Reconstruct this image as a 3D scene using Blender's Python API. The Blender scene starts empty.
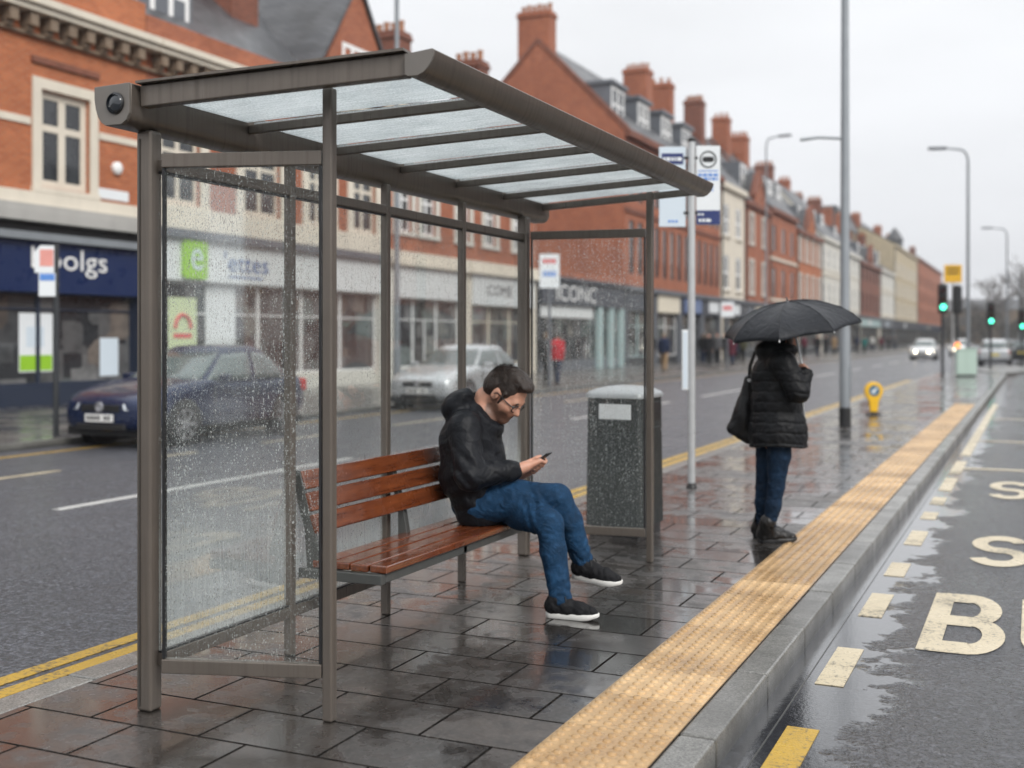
import bpy, bmesh, math, random
import numpy as np
from mathutils import Vector, Matrix

RND = random.Random(11)
SC = bpy.context.scene
COL = SC.collection
FPX, CAMH, YAW = 1160.0, 1.5, math.radians(24.27)
CA, SA = math.cos(YAW), math.sin(YAW)


def P(px, py, d):
    """world point seen at a pixel of the survey at depth d"""
    lat = (px - 512) / FPX * d
    return Vector((lat * CA - d * SA, lat * SA + d * CA, CAMH - (py - 338) / FPX * d))


# ------------------------------------------------------------------ meshes
class MB:
    def __init__(s, off=(0, 0, 0)):
        s.v, s.f, s.mi, s.off, s.cur = [], [], [], Vector(off), 0

    def add(s, vs, fs):
        b = len(s.v)
        s.v += [tuple(Vector(p) - s.off) for p in vs]
        for f in fs:
            s.f.append(tuple(i + b for i in f)); s.mi.append(s.cur)
        return s

    def box(s, x0, x1, y0, y1, z0, z1):
        v = [(x, y, z) for z in (z0, z1) for y in (y0, y1) for x in (x0, x1)]
        return s.add(v, [(0, 2, 3, 1), (4, 5, 7, 6), (0, 1, 5, 4), (2, 6, 7, 3), (0, 4, 6, 2), (1, 3, 7, 5)])

    def obox(s, c, a, b, cc):
        c, a, b, cc = Vector(c), Vector(a), Vector(b), Vector(cc)
        v = [c + a * i + b * j + cc * k for k in (-1, 1) for j in (-1, 1) for i in (-1, 1)]
        return s.add(v, [(0, 2, 3, 1), (4, 5, 7, 6), (0, 1, 5, 4), (2, 6, 7, 3), (0, 4, 6, 2), (1, 3, 7, 5)])

    def beam(s, p0, p1, w, h, up=(0, 0, 1)):
        p0, p1 = Vector(p0), Vector(p1)
        d = (p1 - p0); L = d.length; d = d / L
        sd = d.cross(Vector(up)).normalized(); u = sd.cross(d).normalized()
        return s.obox((p0 + p1) / 2, d * L / 2, sd * w / 2, u * h / 2)

    def quad(s, *p):
        return s.add(p, [tuple(range(len(p)))])

    def prism(s, poly, p0, ax, bx, ex):
        """poly in (a,b) coordinates at p0 along vectors ax,bx extruded by ex"""
        p0, ax, bx, ex = Vector(p0), Vector(ax), Vector(bx), Vector(ex)
        n = len(poly)
        v = [p0 + ax * a + bx * b for a, b in poly] + [p0 + ax * a + bx * b + ex for a, b in poly]
        fs = [tuple(range(n - 1, -1, -1)), tuple(range(n, 2 * n))]
        fs += [(i, (i + 1) % n, n + (i + 1) % n, n + i) for i in range(n)]
        return s.add(v, fs)

    def path(s, pts, rs, n=10, cap=True, up=None):
        pts = [Vector(p) for p in pts]
        if not hasattr(rs, '__len__'): rs = [rs] * len(pts)
        vs = []; prev = None
        for i, p in enumerate(pts):
            t = (pts[min(i + 1, len(pts) - 1)] - pts[max(i - 1, 0)]).normalized()
            if prev is None:
                a = Vector((0, 0, 1)) if abs(t.z) < .9 else Vector((1, 0, 0))
                e = t.cross(a).normalized()
            else:
                e = (prev - t * prev.dot(t)).normalized()
            prev = e; g = t.cross(e)
            for k in range(n):
                th = 2 * math.pi * k / n
                vs.append(p + (e * math.cos(th) + g * math.sin(th)) * rs[i])
        fs = []
        for i in range(len(pts) - 1):
            for k in range(n):
                fs.append((i * n + k, i * n + (k + 1) % n, (i + 1) * n + (k + 1) % n, (i + 1) * n + k))
        if cap:
            fs.append(tuple(range(n - 1, -1, -1))); fs.append(tuple(range((len(pts) - 1) * n, len(pts) * n)))
        return s.add(vs, fs)

    def tube(s, p0, p1, r0, r1=None, n=14):
        return s.path([p0, p1], [r0, r0 if r1 is None else r1], n)

    def lathe(s, prof, c, axis=(0, 0, 1), n=24):
        """prof: (radius, height) list"""
        c = Vector(c); z = Vector(axis).normalized()
        x = z.cross(Vector((0, 1, 0)) if abs(z.y) < .9 else Vector((1, 0, 0))).normalized(); y = z.cross(x)
        vs = []
        for r, h in prof:
            for k in range(n):
                t = 2 * math.pi * k / n
                vs.append(c + z * h + (x * math.cos(t) + y * math.sin(t)) * max(r, 1e-4))
        fs = []
        for i in range(len(prof) - 1):
            for k in range(n):
                fs.append((i * n + k, i * n + (k + 1) % n, (i + 1) * n + (k + 1) % n, (i + 1) * n + k))
        fs.append(tuple(range(n - 1, -1, -1))); fs.append(tuple(range((len(prof) - 1) * n, len(prof) * n)))
        return s.add(vs, fs)

    def mesh(s, name, mats):
        me = bpy.data.meshes.new(name)
        me.from_pydata(s.v, [], s.f)
        if not isinstance(mats, (list, tuple)): mats = [mats]
        for m in mats: me.materials.append(m)
        if len(mats) > 1: me.polygons.foreach_set('material_index', s.mi)
        bm = bmesh.new(); bm.from_mesh(me)
        bmesh.ops.recalc_face_normals(bm, faces=bm.faces); bm.to_mesh(me); bm.free()
        return me

    def build(s, name, mats, parent=None, smooth=None, bevel=0, seg=2):
        me = s.mesh(name, mats)
        if smooth:
            me.polygons.foreach_set('use_smooth', [True] * len(me.polygons))
            me.set_sharp_from_angle(angle=math.radians(smooth))
        o = bpy.data.objects.new(name, me); COL.objects.link(o)
        if parent is not None: o.parent = parent
        if bevel:
            b = o.modifiers.new('bevel', 'BEVEL'); b.width = bevel; b.segments = seg; b.limit_method = 'ANGLE'; b.angle_limit = math.radians(40)
            b.harden_normals = False
        return o


def tag(o, label=None, cat=None, group=None, kind=None):
    if label: o['label'] = label
    if cat: o['category'] = cat
    if group: o['group'] = group
    if kind: o['kind'] = kind
    return o


def thing(name, label, cat, loc=(0, 0, 0), rz=0, group=None):
    o = bpy.data.objects.new(name, None); COL.objects.link(o)
    o.empty_display_size = .2
    o.location = loc; o.rotation_euler = (0, 0, rz)
    return tag(o, label, cat, group)


def copy_tree(o, parent=None):
    c = o.copy(); COL.objects.link(c)
    if parent is not None: c.parent = parent
    for ch in list(o.children): copy_tree(ch, c)
    return c


def dup(root, loc, rz=0, label=None, group=None):
    c = copy_tree(root); c.location = loc; c.rotation_euler = (0, 0, rz)
    if label: c['label'] = label
    if group: c['group'] = group
    return c


def text_mb(mb, s, org, ax, up, width=None, height=.3, nrm=(0, 0, 0), ext=.004):
    """lettering as mesh: org = bottom-left corner, ax/up unit vectors, nrm = out of the board"""
    cu = bpy.data.curves.new('lettering', 'FONT'); cu.body = s; cu.resolution_u = 3
    o = bpy.data.objects.new('lettering', cu); COL.objects.link(o)
    dg = bpy.context.evaluated_depsgraph_get(); dg.update()
    me = bpy.data.meshes.new_from_object(o.evaluated_get(dg))
    vs = [v.co.copy() for v in me.vertices]; fs = [tuple(p.vertices) for p in me.polygons]
    bpy.data.objects.remove(o); bpy.data.curves.remove(cu); bpy.data.meshes.remove(me)
    x0 = min(v.x for v in vs); x1 = max(v.x for v in vs); y0 = min(v.y for v in vs); y1 = max(v.y for v in vs)
    k = height / (y1 - y0); kx = k if width is None else width / (x1 - x0)
    org, ax, up, nrm = Vector(org), Vector(ax), Vector(up), Vector(nrm)
    mb.add([org + ax * (v.x - x0) * kx + up * (v.y - y0) * k + nrm * ext for v in vs], fs)
    return (x1 - x0) * kx


# ------------------------------------------------------------------ materials
class NB:
    """tiny node builder"""
    def __init__(s, name):
        s.m = bpy.data.materials.new(name); s.m.use_nodes = True
        s.t = s.m.node_tree; s.n = s.t.nodes; s.b = s.n['Principled BSDF']; s.out = s.n['Material Output']

    def __call__(s, typ, inp=None, **kw):
        nd = s.n.new(typ)
        for k, v in kw.items(): setattr(nd, k, v)
        for k, v in (inp or {}).items(): s.set(nd.inputs[k], v)
        return nd

    def set(s, sock, v):
        if isinstance(v, bpy.types.NodeSocket): s.t.links.new(v, sock)
        elif isinstance(v, bpy.types.Node): s.t.links.new(v.outputs[0], sock)
        elif hasattr(v, '__len__') and sock.type == 'RGBA' and len(v) == 3: sock.default_value = (*v, 1)
        else: sock.default_value = v

    def math(s, op, a, b=0.0, c=0.0, clamp=False):
        return s('ShaderNodeMath', {0: a, 1: b, 2: c}, operation=op, use_clamp=clamp).outputs[0]

    def mix(s, f, a, b, blend='MIX'):
        nd = s('ShaderNodeMix', data_type='RGBA', blend_type=blend)
        s.set(nd.inputs[0], f); s.set(nd.inputs[6], a); s.set(nd.inputs[7], b)
        return nd.outputs[2]

    def rng(s, v, a, b, c, d, smooth=False):
        return s('ShaderNodeMapRange', {0: v, 1: a, 2: b, 3: c, 4: d}, interpolation_type='SMOOTHSTEP' if smooth else 'LINEAR').outputs[0]

    def coord(s): return s('ShaderNodeTexCoord').outputs['Object']

    def sep(s, v): return s('ShaderNodeSeparateXYZ', {0: v}).outputs

    def comb(s, x, y, z): return s('ShaderNodeCombineXYZ', {0: x, 1: y, 2: z}).outputs[0]

    def noise(s, v, scale, detail=3, rough=.55):
        return s('ShaderNodeTexNoise', {'Vector': v, 'Scale': scale, 'Detail': detail, 'Roughness': rough}).outputs[0]

    def bump(s, h, strength=.3, dist=.01, normal=None):
        i = {'Height': h, 'Strength': strength, 'Distance': dist}
        if normal is not None: i['Normal'] = normal
        return s('ShaderNodeBump', i).outputs[0]

    def p(s, **kw):
        for k, v in kw.items(): s.set(s.b.inputs[k.replace('_', ' ')], v)
        return s.m


def lin(r, g, b):
    f = lambda c: c / 12.92 if c <= .04045 else ((c + .055) / 1.055) ** 2.4
    return (f(r / 255), f(g / 255), f(b / 255))


_MC = {}


def plain(name, col, rough=.5, metal=0.0, var=.15, scale=6.0, bump=0.0, spec=.5, coat=0.0):
    """painted / plastic surface with a little unevenness"""
    if name in _MC: return _MC[name]
    b = NB(name); c = b.coord()
    n = b.noise(c, scale, 4)
    dark = tuple(x * (1 - var) for x in col); lite = tuple(min(1, x * (1 + var)) for x in col)
    b.p(Base_Color=b.mix(n, dark, lite), Metallic=metal,
        Roughness=b.rng(b.noise(c, scale * 3, 3), .3, .7, max(.03, rough - .08), min(1, rough + .08)), Specular_IOR_Level=spec, Coat_Weight=coat)
    if bump: b.p(Normal=b.bump(b.noise(c, scale * 12, 3), .4, bump))
    _MC[name] = b.m
    return b.m


def emit(name, col, st):
    if name in _MC: return _MC[name]
    b = NB(name); b.p(Base_Color=col, Emission_Color=col, Emission_Strength=st, Roughness=.3)
    _MC[name] = b.m
    return b.m


def brick_mat(name, c1, c2, mortar, stain=.35):
    if name in _MC: return _MC[name]
    b = NB(name); x, y, z = b.sep(b.coord())
    u = b.math('ADD', x, y); v = b.comb(u, z, 0.0)
    br = b('ShaderNodeTexBrick', {'Vector': v, 'Color1': c1, 'Color2': c2, 'Mortar': mortar, 'Scale': 1.0, 'Mortar Size': .009, 'Mortar Smooth': .3,
                                 'Bias': -.1, 'Brick Width': .235, 'Row Height': .078})
    n = b.noise(b.comb(u, b.math('MULTIPLY', z, .6), x), .55, 5, .65)
    n2 = b.noise(b.coord(), 4.0, 3)
    col = b.mix(b.rng(n, .38, .75, 0, stain), br.outputs[0], tuple(k * .42 for k in c1))
    col = b.mix(b.rng(n2, .55, .8, 0, .22), col, tuple(min(1, k * 1.5) for k in c2))
    b.p(Base_Color=col, Roughness=.72, Normal=b.bump(b.math('SUBTRACT', 1.0, br.outputs[1]), .5, .006), Specular_IOR_Level=.3)
    _MC[name] = b.m
    return b.m


def slate_mat():
    b = NB('wet_slate'); x, y, z = b.sep(b.coord())
    v = b.comb(b.math('ADD', y, b.math('MULTIPLY', x, .35)), b.math('MULTIPLY', z, 1.3), 0.0)
    br = b('ShaderNodeTexBrick', {'Vector': v, 'Color1': (.042, .044, .05), 'Color2': (.085, .087, .095), 'Mortar': (.03, .03, .032), 'Scale': 1.0,
                                 'Mortar Size': .012, 'Brick Width': .3, 'Row Height': .24})
    n = b.noise(b.coord(), .8, 4)
    b.p(Base_Color=b.mix(b.rng(n, .4, .8, 0, .5), br.outputs[0], (.045, .042, .038)), Roughness=b.rng(n, .3, .7, .3, .5), Normal=b.bump(br.outputs[1], -.5, .01))
    return b.m


def stone_mat(name, col, stain=.4):
    if name in _MC: return _MC[name]
    b = NB(name); c = b.coord(); x, y, z = b.sep(c)
    n = b.noise(b.comb(b.math('ADD', x, y), b.math('MULTIPLY', z, .35), 0.0), 1.6, 5, .65)
    n2 = b.noise(c, 14, 3)
    cc = b.mix(b.rng(n, .42, .78, 0, stain), col, tuple(k * .5 for k in col))
    cc = b.mix(b.rng(n2, .4, .8, 0, .2), cc, tuple(k * .75 for k in col))
    b.p(Base_Color=cc, Roughness=.7, Normal=b.bump(n2, .2, .004), Specular_IOR_Level=.3)
    _MC[name] = b.m
    return b.m


def pane_mat():
    """house window: dark room behind reflecting glass, some with pale blinds"""
    b = NB('window_glass'); oi = b('ShaderNodeObjectInfo')
    n = b.noise(b.coord(), 1.7, 2)
    col = b.mix(b.rng(oi.outputs['Random'], .62, .7, 0, .55), (.02, .022, .026), (.28, .27, .25))
    col = b.mix(b.rng(n, .45, .6, 0, .5), col, (.05, .055, .06))
    b.p(Base_Color=col, Roughness=.06, Specular_IOR_Level=.8)
    return b.m


def shop_glass_mat():
    """shop window, seen against the daylight: dim interior with patches of goods and lights"""
    b = NB('shop_glass'); x, y, z = b.sep(b.coord())
    v = b.comb(b.math('ADD', x, y), z, 0.0)
    vo = b('ShaderNodeTexVoronoi', {'Vector': v, 'Scale': 1.4, 'Randomness': .9}, distance='CHEBYCHEV')
    bw = b.sep(vo.outputs['Color'])
    n = b.noise(v, 3.0, 3)
    col = b.mix(b.rng(bw[0], .3, .9, 0, .9), (.03, .032, .036), (.2, .2, .2))
    col = b.mix(b.rng(bw[1], .8, .9, 0, .6), col, (.2, .16, .13))
    col = b.mix(b.rng(bw[2], .84, .92, 0, .6), col, (.2, .25, .24))
    col = b.mix(b.rng(n, .45, .7, 0, .5), col, (.02, .02, .023))
    b.p(Base_Color=col, Roughness=.05, Specular_IOR_Level=.9)
    return b.m


def paving_mat(name, bw, rh, c1, c2, wet=1.0, swap=False, rough=(.06, .52)):
    b = NB(name); x, y, z = b.sep(b.coord())
    v = b.comb(y, x, 0.0) if swap else b.comb(x, y, 0.0)
    wob = b.noise(b.coord(), 2.2, 2)
    v = b('ShaderNodeVectorMath', {0: v, 1: b('ShaderNodeVectorMath', {0: b.comb(wob, wob, 0.0), 3: .006}, operation='SCALE').outputs[0]}, operation='ADD').outputs[0]
    br = b('ShaderNodeTexBrick', {'Vector': v, 'Color1': c1, 'Color2': c2, 'Mortar': tuple(k * .25 for k in c1), 'Scale': 1.0, 'Mortar Size': .0075,
                                 'Mortar Smooth': .2, 'Bias': 0.0, 'Brick Width': bw, 'Row Height': rh}, offset=.42)
    br.squash = 1.0
    big = b.noise(b.coord(), .9, 4, .6); fine = b.noise(b.coord(), 55, 4, .65); mid = b.noise(b.coord(), 7, 4, .6)
    col = b.mix(b.rng(mid, .38, .66, 0, .75), br.outputs[0], tuple(k * .45 for k in c1))
    col = b.mix(b.rng(fine, .5, .72, 0, .5), col, tuple(k * 1.9 for k in c2))
    spot = b('ShaderNodeTexVoronoi', {'Vector': b.coord(), 'Scale': 9.0})
    col = b.mix(b.math('MULTIPLY', b.math('LESS_THAN', spot.outputs['Distance'], .06), .5), col, (.16, .155, .15))
    r = b.rng(b.math('ADD', b.math('MULTIPLY', big, .65), b.math('MULTIPLY', mid, .35)), .46, .60, rough[0], rough[1], True)
    col = b.mix(b.math('MULTIPLY', b.rng(r, rough[0], rough[1], .55, 0.0), 1.0), col, tuple(k * .35 for k in c1))
    h = b.math('ADD', b.math('MULTIPLY', b.math('SUBTRACT', 1.0, br.outputs[1]), 1.0), b.math('MULTIPLY', fine, .22))
    bw_ = b.sep(br.outputs[0])
    h = b.math('ADD', h, b.math('MULTIPLY', mid, .35))
    r = b.math('ADD', r, b.rng(bw_[0], c1[0], c2[0], -.06, .10), 0, True)
    film = b.bump(b.math('ADD', b.math('MULTIPLY', mid, .6), b.math('MULTIPLY', b.math('SUBTRACT', 1.0, br.outputs[1]), .5)), .10, .0018)
    b.p(Base_Color=col, Roughness=b.math('ADD', r, .15), Normal=b.bump(h, .6, .007), Specular_IOR_Level=b.math('MULTIPLY', b.math('SUBTRACT', 1.0, br.outputs[1]), .5), Coat_Weight=b.math('MULTIPLY', b.math('SUBTRACT', 1.0, br.outputs[1]), b.rng(r, rough[0], rough[1], 1.0, .8 * wet)), Coat_Roughness=b.math('ADD', b.math('MULTIPLY', r, .75), .02), Coat_IOR=1.5, Coat_Normal=film)
    return b.m


def asphalt_mat(name, base, rlo, rhi, puddle=None, coat=.6, gs=62.0, cb=.0022):
    b = NB(name); c = b.coord(); x, y, z = b.sep(c)
    g = b('ShaderNodeTexVoronoi', {'Vector': c, 'Scale': gs})
    fine = b.noise(c, 110, 3, .7); big = b.noise(c, .7, 5, .6); mid = b.noise(b.comb(b.math('MULTIPLY', x, 2.5), b.math('MULTIPLY', y, .35), 0.0), 1.2, 4)
    gc = b.sep(g.outputs['Color'])
    col = b.mix(gc[0], tuple(k * .3 for k in base), tuple(k * 2.1 for k in base))
    col = b.mix(b.rng(big, .35, .7, 0, .5), col, tuple(k * .6 for k in base))
    r = b.rng(b.math('ADD', b.math('MULTIPLY', big, .5), b.math('MULTIPLY', mid, .5)), .38, .62, rlo, rhi, True)
    cs = b.noise(c, 34.0, 3, .75)
    col = b.mix(b.rng(cs, .42, .62, .0, .8), col, tuple(k * .35 for k in base)); col = b.mix(b.rng(cs, .36, .44, .55, 0), col, tuple(k * 2.6 for k in base))
    r = b.math('ADD', r, b.rng(cs, .35, .65, .08, -.06))
    h = b.math('ADD', b.math('ADD', b.math('MULTIPLY', g.outputs['Distance'], -.7), b.math('MULTIPLY', fine, .4)), b.math('MULTIPLY', cs, -1.6))
    st = .8
    if puddle:
        # standing water in the channel along the kerb and in a few dips
        a = b.math('ADD', b.rng(x, puddle[0], puddle[1], 1.0, 0.0), b.math('MULTIPLY', b.math('SUBTRACT', b.noise(c, 2.3, 5, .62), .5), 1.5))
        a = b.math('MAXIMUM', a, b.rng(b.noise(c, 1.1, 5, .6), .6, .72, 0, .7))
        w = b.rng(a, .42, .56, 0, 1, True)
        r = b.mix(w, r, (.015, .015, .015)); r = b.sep(r)[0]
        h = b.math('MULTIPLY', h, b.math('SUBTRACT', 1.0, b.math('MULTIPLY', w, .985)))
        col = b.mix(b.math('MULTIPLY', w, .6), col, tuple(k * .45 for k in base))
    cw = b.math('SUBTRACT', coat, 0.0)
    b.p(Base_Color=col, Roughness=b.math('ADD', r, .1), Normal=b.bump(h, st, .008), Specular_IOR_Level=.4, Coat_Weight=coat, Coat_Roughness=b.math('MULTIPLY', r, .55), Coat_IOR=1.34, Coat_Normal=b.bump(h, st, cb))
    return b.m


def granite_mat():
    b = NB('wet_kerb_granite'); c = b.coord()
    v = b('ShaderNodeTexVoronoi', {'Vector': c, 'Scale': 160.0}); g = b.sep(v.outputs['Color']); n = b.noise(c, 2.5, 5, .65); f = b.noise(c, 45, 4, .7); x, y, z = b.sep(c)
    wn = b('ShaderNodeTexWhiteNoise', {'W': b.math('FLOOR', b.math('DIVIDE', b.math('ADD', y, 7.63), .915))}, noise_dimensions='1D').outputs[0]
    col = b.mix(g[0], (.085, .083, .078), (.32, .315, .29)); col = b.mix(b.math('MULTIPLY', wn, .5), col, (.06, .057, .05)); col = b.mix(b.rng(n, .4, .7, 0, .65), col, (.05, .048, .044))
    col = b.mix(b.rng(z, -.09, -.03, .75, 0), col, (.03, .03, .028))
    b.p(Base_Color=col, Roughness=b.rng(n, .3, .7, .3, .6), Normal=b.bump(f, .5, .004), Coat_Weight=.5, Coat_Roughness=.2)
    return b.m


def paint_mat(name, col, under, wear=.5):
    b = NB(name); c = b.coord()
    n = b.noise(c, 38, 5, .75); n2 = b.noise(c, 2.2, 4, .6); g = b('ShaderNodeTexVoronoi', {'Vector': c, 'Scale': 95.0})
    t = b.math('ADD', b.math('MULTIPLY', n, .6), b.math('MULTIPLY', n2, .4))
    f = b.rng(t, wear - .06, wear + .05, 0, .9, True)
    cc = b.mix(f, b.mix(n2, col, tuple(k * .72 for k in col)), under)
    b.p(Base_Color=cc, Roughness=b.rng(n2, .3, .7, .18, .45), Normal=b.bump(b.math('ADD', b.math('MULTIPLY', g.outputs['Distance'], -.6), b.math('MULTIPLY', n, .5)), .4, .005))
    return b.m


def rain_glass(name, film=.22, drop=.85, tint=(.95, .975, .97), su=1.0, wlo=.18, whi=.6):
    b = NB(name); x, y, z = b.sep(b.coord()); b.n.remove(b.b)
    u = b.math('ADD', x, y)
    wob = b.noise(b.comb(b.math('MULTIPLY', u, 3), z, 0.0), 6.0, 2)
    uw = b.math('ADD', u, b.math('MULTIPLY', wob, .02))
    v1 = b.comb(b.math('MULTIPLY', uw, 92.0 * su), b.math('MULTIPLY', z, 58.0 * su), 0.0)
    v2 = b.comb(b.math('MULTIPLY', uw, 150.0 * su), b.math('MULTIPLY', z, 120.0 * su), 0.0)
    vo = b('ShaderNodeTexVoronoi', {'Vector': v1, 'Scale': 1.0, 'Randomness': 1.0})
    vf = b('ShaderNodeTexVoronoi', {'Vector': v2, 'Scale': 1.0, 'Randomness': 1.0})
    c1 = b.sep(vo.outputs['Color']); c2 = b.sep(vf.outputs['Color'])
    big = b.noise(b.comb(b.math('MULTIPLY', u, 2.2), b.math('MULTIPLY', z, .8), 0.0), 1.5, 4)
    # runs: vertical tracks
    run = b.noise(b.comb(b.math('MULTIPLY', uw, 60.0), b.math('MULTIPLY', z, 1.6), 0.0), 1.0, 2)
    dens = b.rng(big, .3, .7, .55, 1.1)
    t1 = b.math('MULTIPLY', b.math('MULTIPLY', b.math('MULTIPLY', c1[0], .62), dens), b.rng(run, .35, .6, .45, 1.15))
    colm = b.rng(b.math('SINE', b.math('ADD', b.math('MULTIPLY', u, 520.0), b.math('MULTIPLY', b.noise(b.comb(b.math('MULTIPLY', u, 9.0), b.math('MULTIPLY', z, 2.0), 0.0), 3.0, 3), 26.0))), -.6, .8, .5, 1.25)
    t1 = b.math('MULTIPLY', t1, colm)
    m1 = b.math('LESS_THAN', vo.outputs['Distance'], t1)
    m2 = b.math('LESS_THAN', vf.outputs['Distance'], b.math('MULTIPLY', c2[1], .5))
    h = b.math('ADD', b.math('MULTIPLY', b.math('SUBTRACT', .6, vo.outputs['Distance']), 1.0), b.math('MULTIPLY', vf.outputs['Distance'], -.3))
    nrm = b.bump(h, 1.0, .045)
    clear = b('ShaderNodeBsdfTransparent', {0: tint})
    refr = b('ShaderNodeBsdfRefraction', {'Color': (.97, .98, .98), 'Roughness': 0.0, 'IOR': 1.33, 'Normal': nrm})
    dif = b('ShaderNodeBsdfDiffuse', {'Color': (.84, .9, .88)}); trl = b('ShaderNodeBsdfTranslucent', {'Color': (.84, .9, .88)})
    mist = b('ShaderNodeMixShader', {0: .5, 1: dif.outputs[0], 2: trl.outputs[0]})
    gl = b('ShaderNodeBsdfGlossy', {'Color': (1, 1, 1), 'Roughness': .03})
    fr = b('ShaderNodeFresnel', {'IOR': 1.28})
    low = b.rng(z, .55, 1.0, 1.45, .1, True)
    ff = b.math('MULTIPLY', b.math('MULTIPLY', b.rng(b.math('ADD', b.math('MULTIPLY', run, .5), b.math('MULTIPLY', big, .5)), .35, .65, .6, 1.2), low), film)
    base = b('ShaderNodeMixShader', {0: ff, 1: clear.outputs[0], 2: mist.outputs[0]})
    mk = b.math('MAXIMUM', b.math('MULTIPLY', m1, drop), b.math('MULTIPLY', m2, drop * .55))
    # some drops are whitened in place of gathered sky light, the rest mostly refract
    lens = b('ShaderNodeMixShader', {0: b.rng(c1[1], .45, .55, wlo, whi), 1: refr.outputs[0], 2: mist.outputs[0]})
    wet = b('ShaderNodeMixShader', {0: mk, 1: base.outputs[0], 2: lens.outputs[0]})
    fin = b('ShaderNodeMixShader', {0: b.math('MULTIPLY', fr.outputs[0], .22), 1: wet.outputs[0], 2: gl.outputs[0]})
    # only the outer face is wet; the inner face is bare glass
    ge = b('ShaderNodeNewGeometry'); fl = b.math('SUBTRACT', 1.0, b.math('MULTIPLY', ge.outputs['Backfacing'], 2.0))
    nz = b.sep(b('ShaderNodeVectorMath', {0: ge.outputs['True Normal'], 3: fl}, operation='SCALE').outputs[0])
    inner = b.math('GREATER_THAN', b.math('ADD', nz[0], b.math('MULTIPLY', nz[1], 1.0)), .2)
    bare = b('ShaderNodeMixShader', {0: b.math('MULTIPLY', fr.outputs[0], .10), 1: b('ShaderNodeBsdfTransparent', {0: (1, 1, 1)}).outputs[0], 2: gl.outputs[0]})
    f2 = b('ShaderNodeMixShader', {0: inner, 1: fin.outputs[0], 2: bare.outputs[0]})
    b.t.links.new(f2.outputs[0], b.out.inputs[0])
    return b.m


def roof_glass_mat():
    b = NB('frosted_roof_glass'); b.n.remove(b.b); c = b.coord(); x, y, z = b.sep(c)
    n = b.noise(c, 120, 3, .7); st = b.noise(b.comb(b.math('MULTIPLY', x, 4.0), b.math('MULTIPLY', y, 60.0), 0.0), 1.0, 3); big = b.noise(c, 3.0, 4)
    f = b.math('ADD', b.math('MULTIPLY', n, .5), b.math('ADD', b.math('MULTIPLY', st, .25), b.math('MULTIPLY', big, .25)))
    k = b.rng(f, .38, .62, .55, .92)
    cc = b.mix(b.rng(f, .4, .6, 0, 1), (.52, .56, .57), (.80, .825, .83))
    trl = b('ShaderNodeBsdfTranslucent', {'Color': cc}); tr = b('ShaderNodeBsdfTransparent', {0: (.9, .94, .95)})
    gl = b('ShaderNodeBsdfGlossy', {'Roughness': .12, 'Color': (.9, .9, .9)})
    m = b('ShaderNodeMixShader', {0: k, 1: tr.outputs[0], 2: trl.outputs[0]})
    fr = b('ShaderNodeFresnel', {'IOR': 1.3})
    m2 = b('ShaderNodeMixShader', {0: b.math('MULTIPLY', fr.outputs[0], .5), 1: m.outputs[0], 2: gl.outputs[0]})
    b.t.links.new(m2.outputs[0], b.out.inputs[0])
    return b.m


def wrinkle(b, c, sc=11.0):
    w = b('ShaderNodeVectorMath', {0: c, 1: b('ShaderNodeVectorMath', {0: b('ShaderNodeTexNoise', {'Vector': c, 'Scale': 5.0, 'Detail': 2.0}).outputs['Color'], 3: .22}, operation='SCALE').outputs[0]}, operation='ADD').outputs[0]
    n = b.noise(w, sc, 2.5, .5)
    return b.math('SUBTRACT', 1.0, b.math('MULTIPLY', b.math('ABSOLUTE', b.math('SUBTRACT', n, .5)), 5.0, clamp=True) if False else b.math('MINIMUM', b.math('MULTIPLY', b.math('ABSOLUTE', b.math('SUBTRACT', n, .5)), 6.0), 1.0))


def cloth_mat(name, col, rough=.6, scale=300, sheen=.0, var=.25, bump=.002, wet=.0, spec=.16, wr=.35):
    b = NB(name); c = b.coord()
    n = b.noise(c, 9, 4, .6); f = b.noise(c, scale, 2)
    cc = b.mix(b.rng(n, .3, .7, 0, 1), tuple(k * (1 - var) for k in col), tuple(k * (1 + var) for k in col))
    b.p(Base_Color=cc, Roughness=rough, Sheen_Weight=sheen, Specular_IOR_Level=spec, Normal=b.bump(wrinkle(b, c), wr, .012, b.bump(b.math('ADD', b.math('MULTIPLY', f, .4), n), .5, bump)), Coat_Weight=wet, Coat_Roughness=.35)
    return b.m


def wood_mat():
    b = NB('wet_varnished_wood'); c = b.coord(); x, y, z = b.sep(c)
    v = b.comb(b.math('MULTIPLY', x, 14.0), b.math('MULTIPLY', y, 1.1), b.math('MULTIPLY', z, 14.0))
    g = b.noise(v, 2.6, 6, .65); g2 = b.noise(v, 9.0, 3, .6); w = b.noise(c, 5.0, 3)
    col = b.mix(b.rng(g, .3, .7, 0, 1), (.075, .018, .007), (.20, .055, .018))
    col = b.mix(b.rng(g2, .55, .8, 0, .5), col, (.035, .009, .004))
    b.p(Base_Color=col, Roughness=b.rng(w, .35, .65, .08, .34, True), Normal=b.bump(b.math('ADD', b.math('MULTIPLY', g2, .4), b.noise(c, 90, 2)), .25, .002), Coat_Weight=.5, Coat_Roughness=.06)
    return b.m


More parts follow.
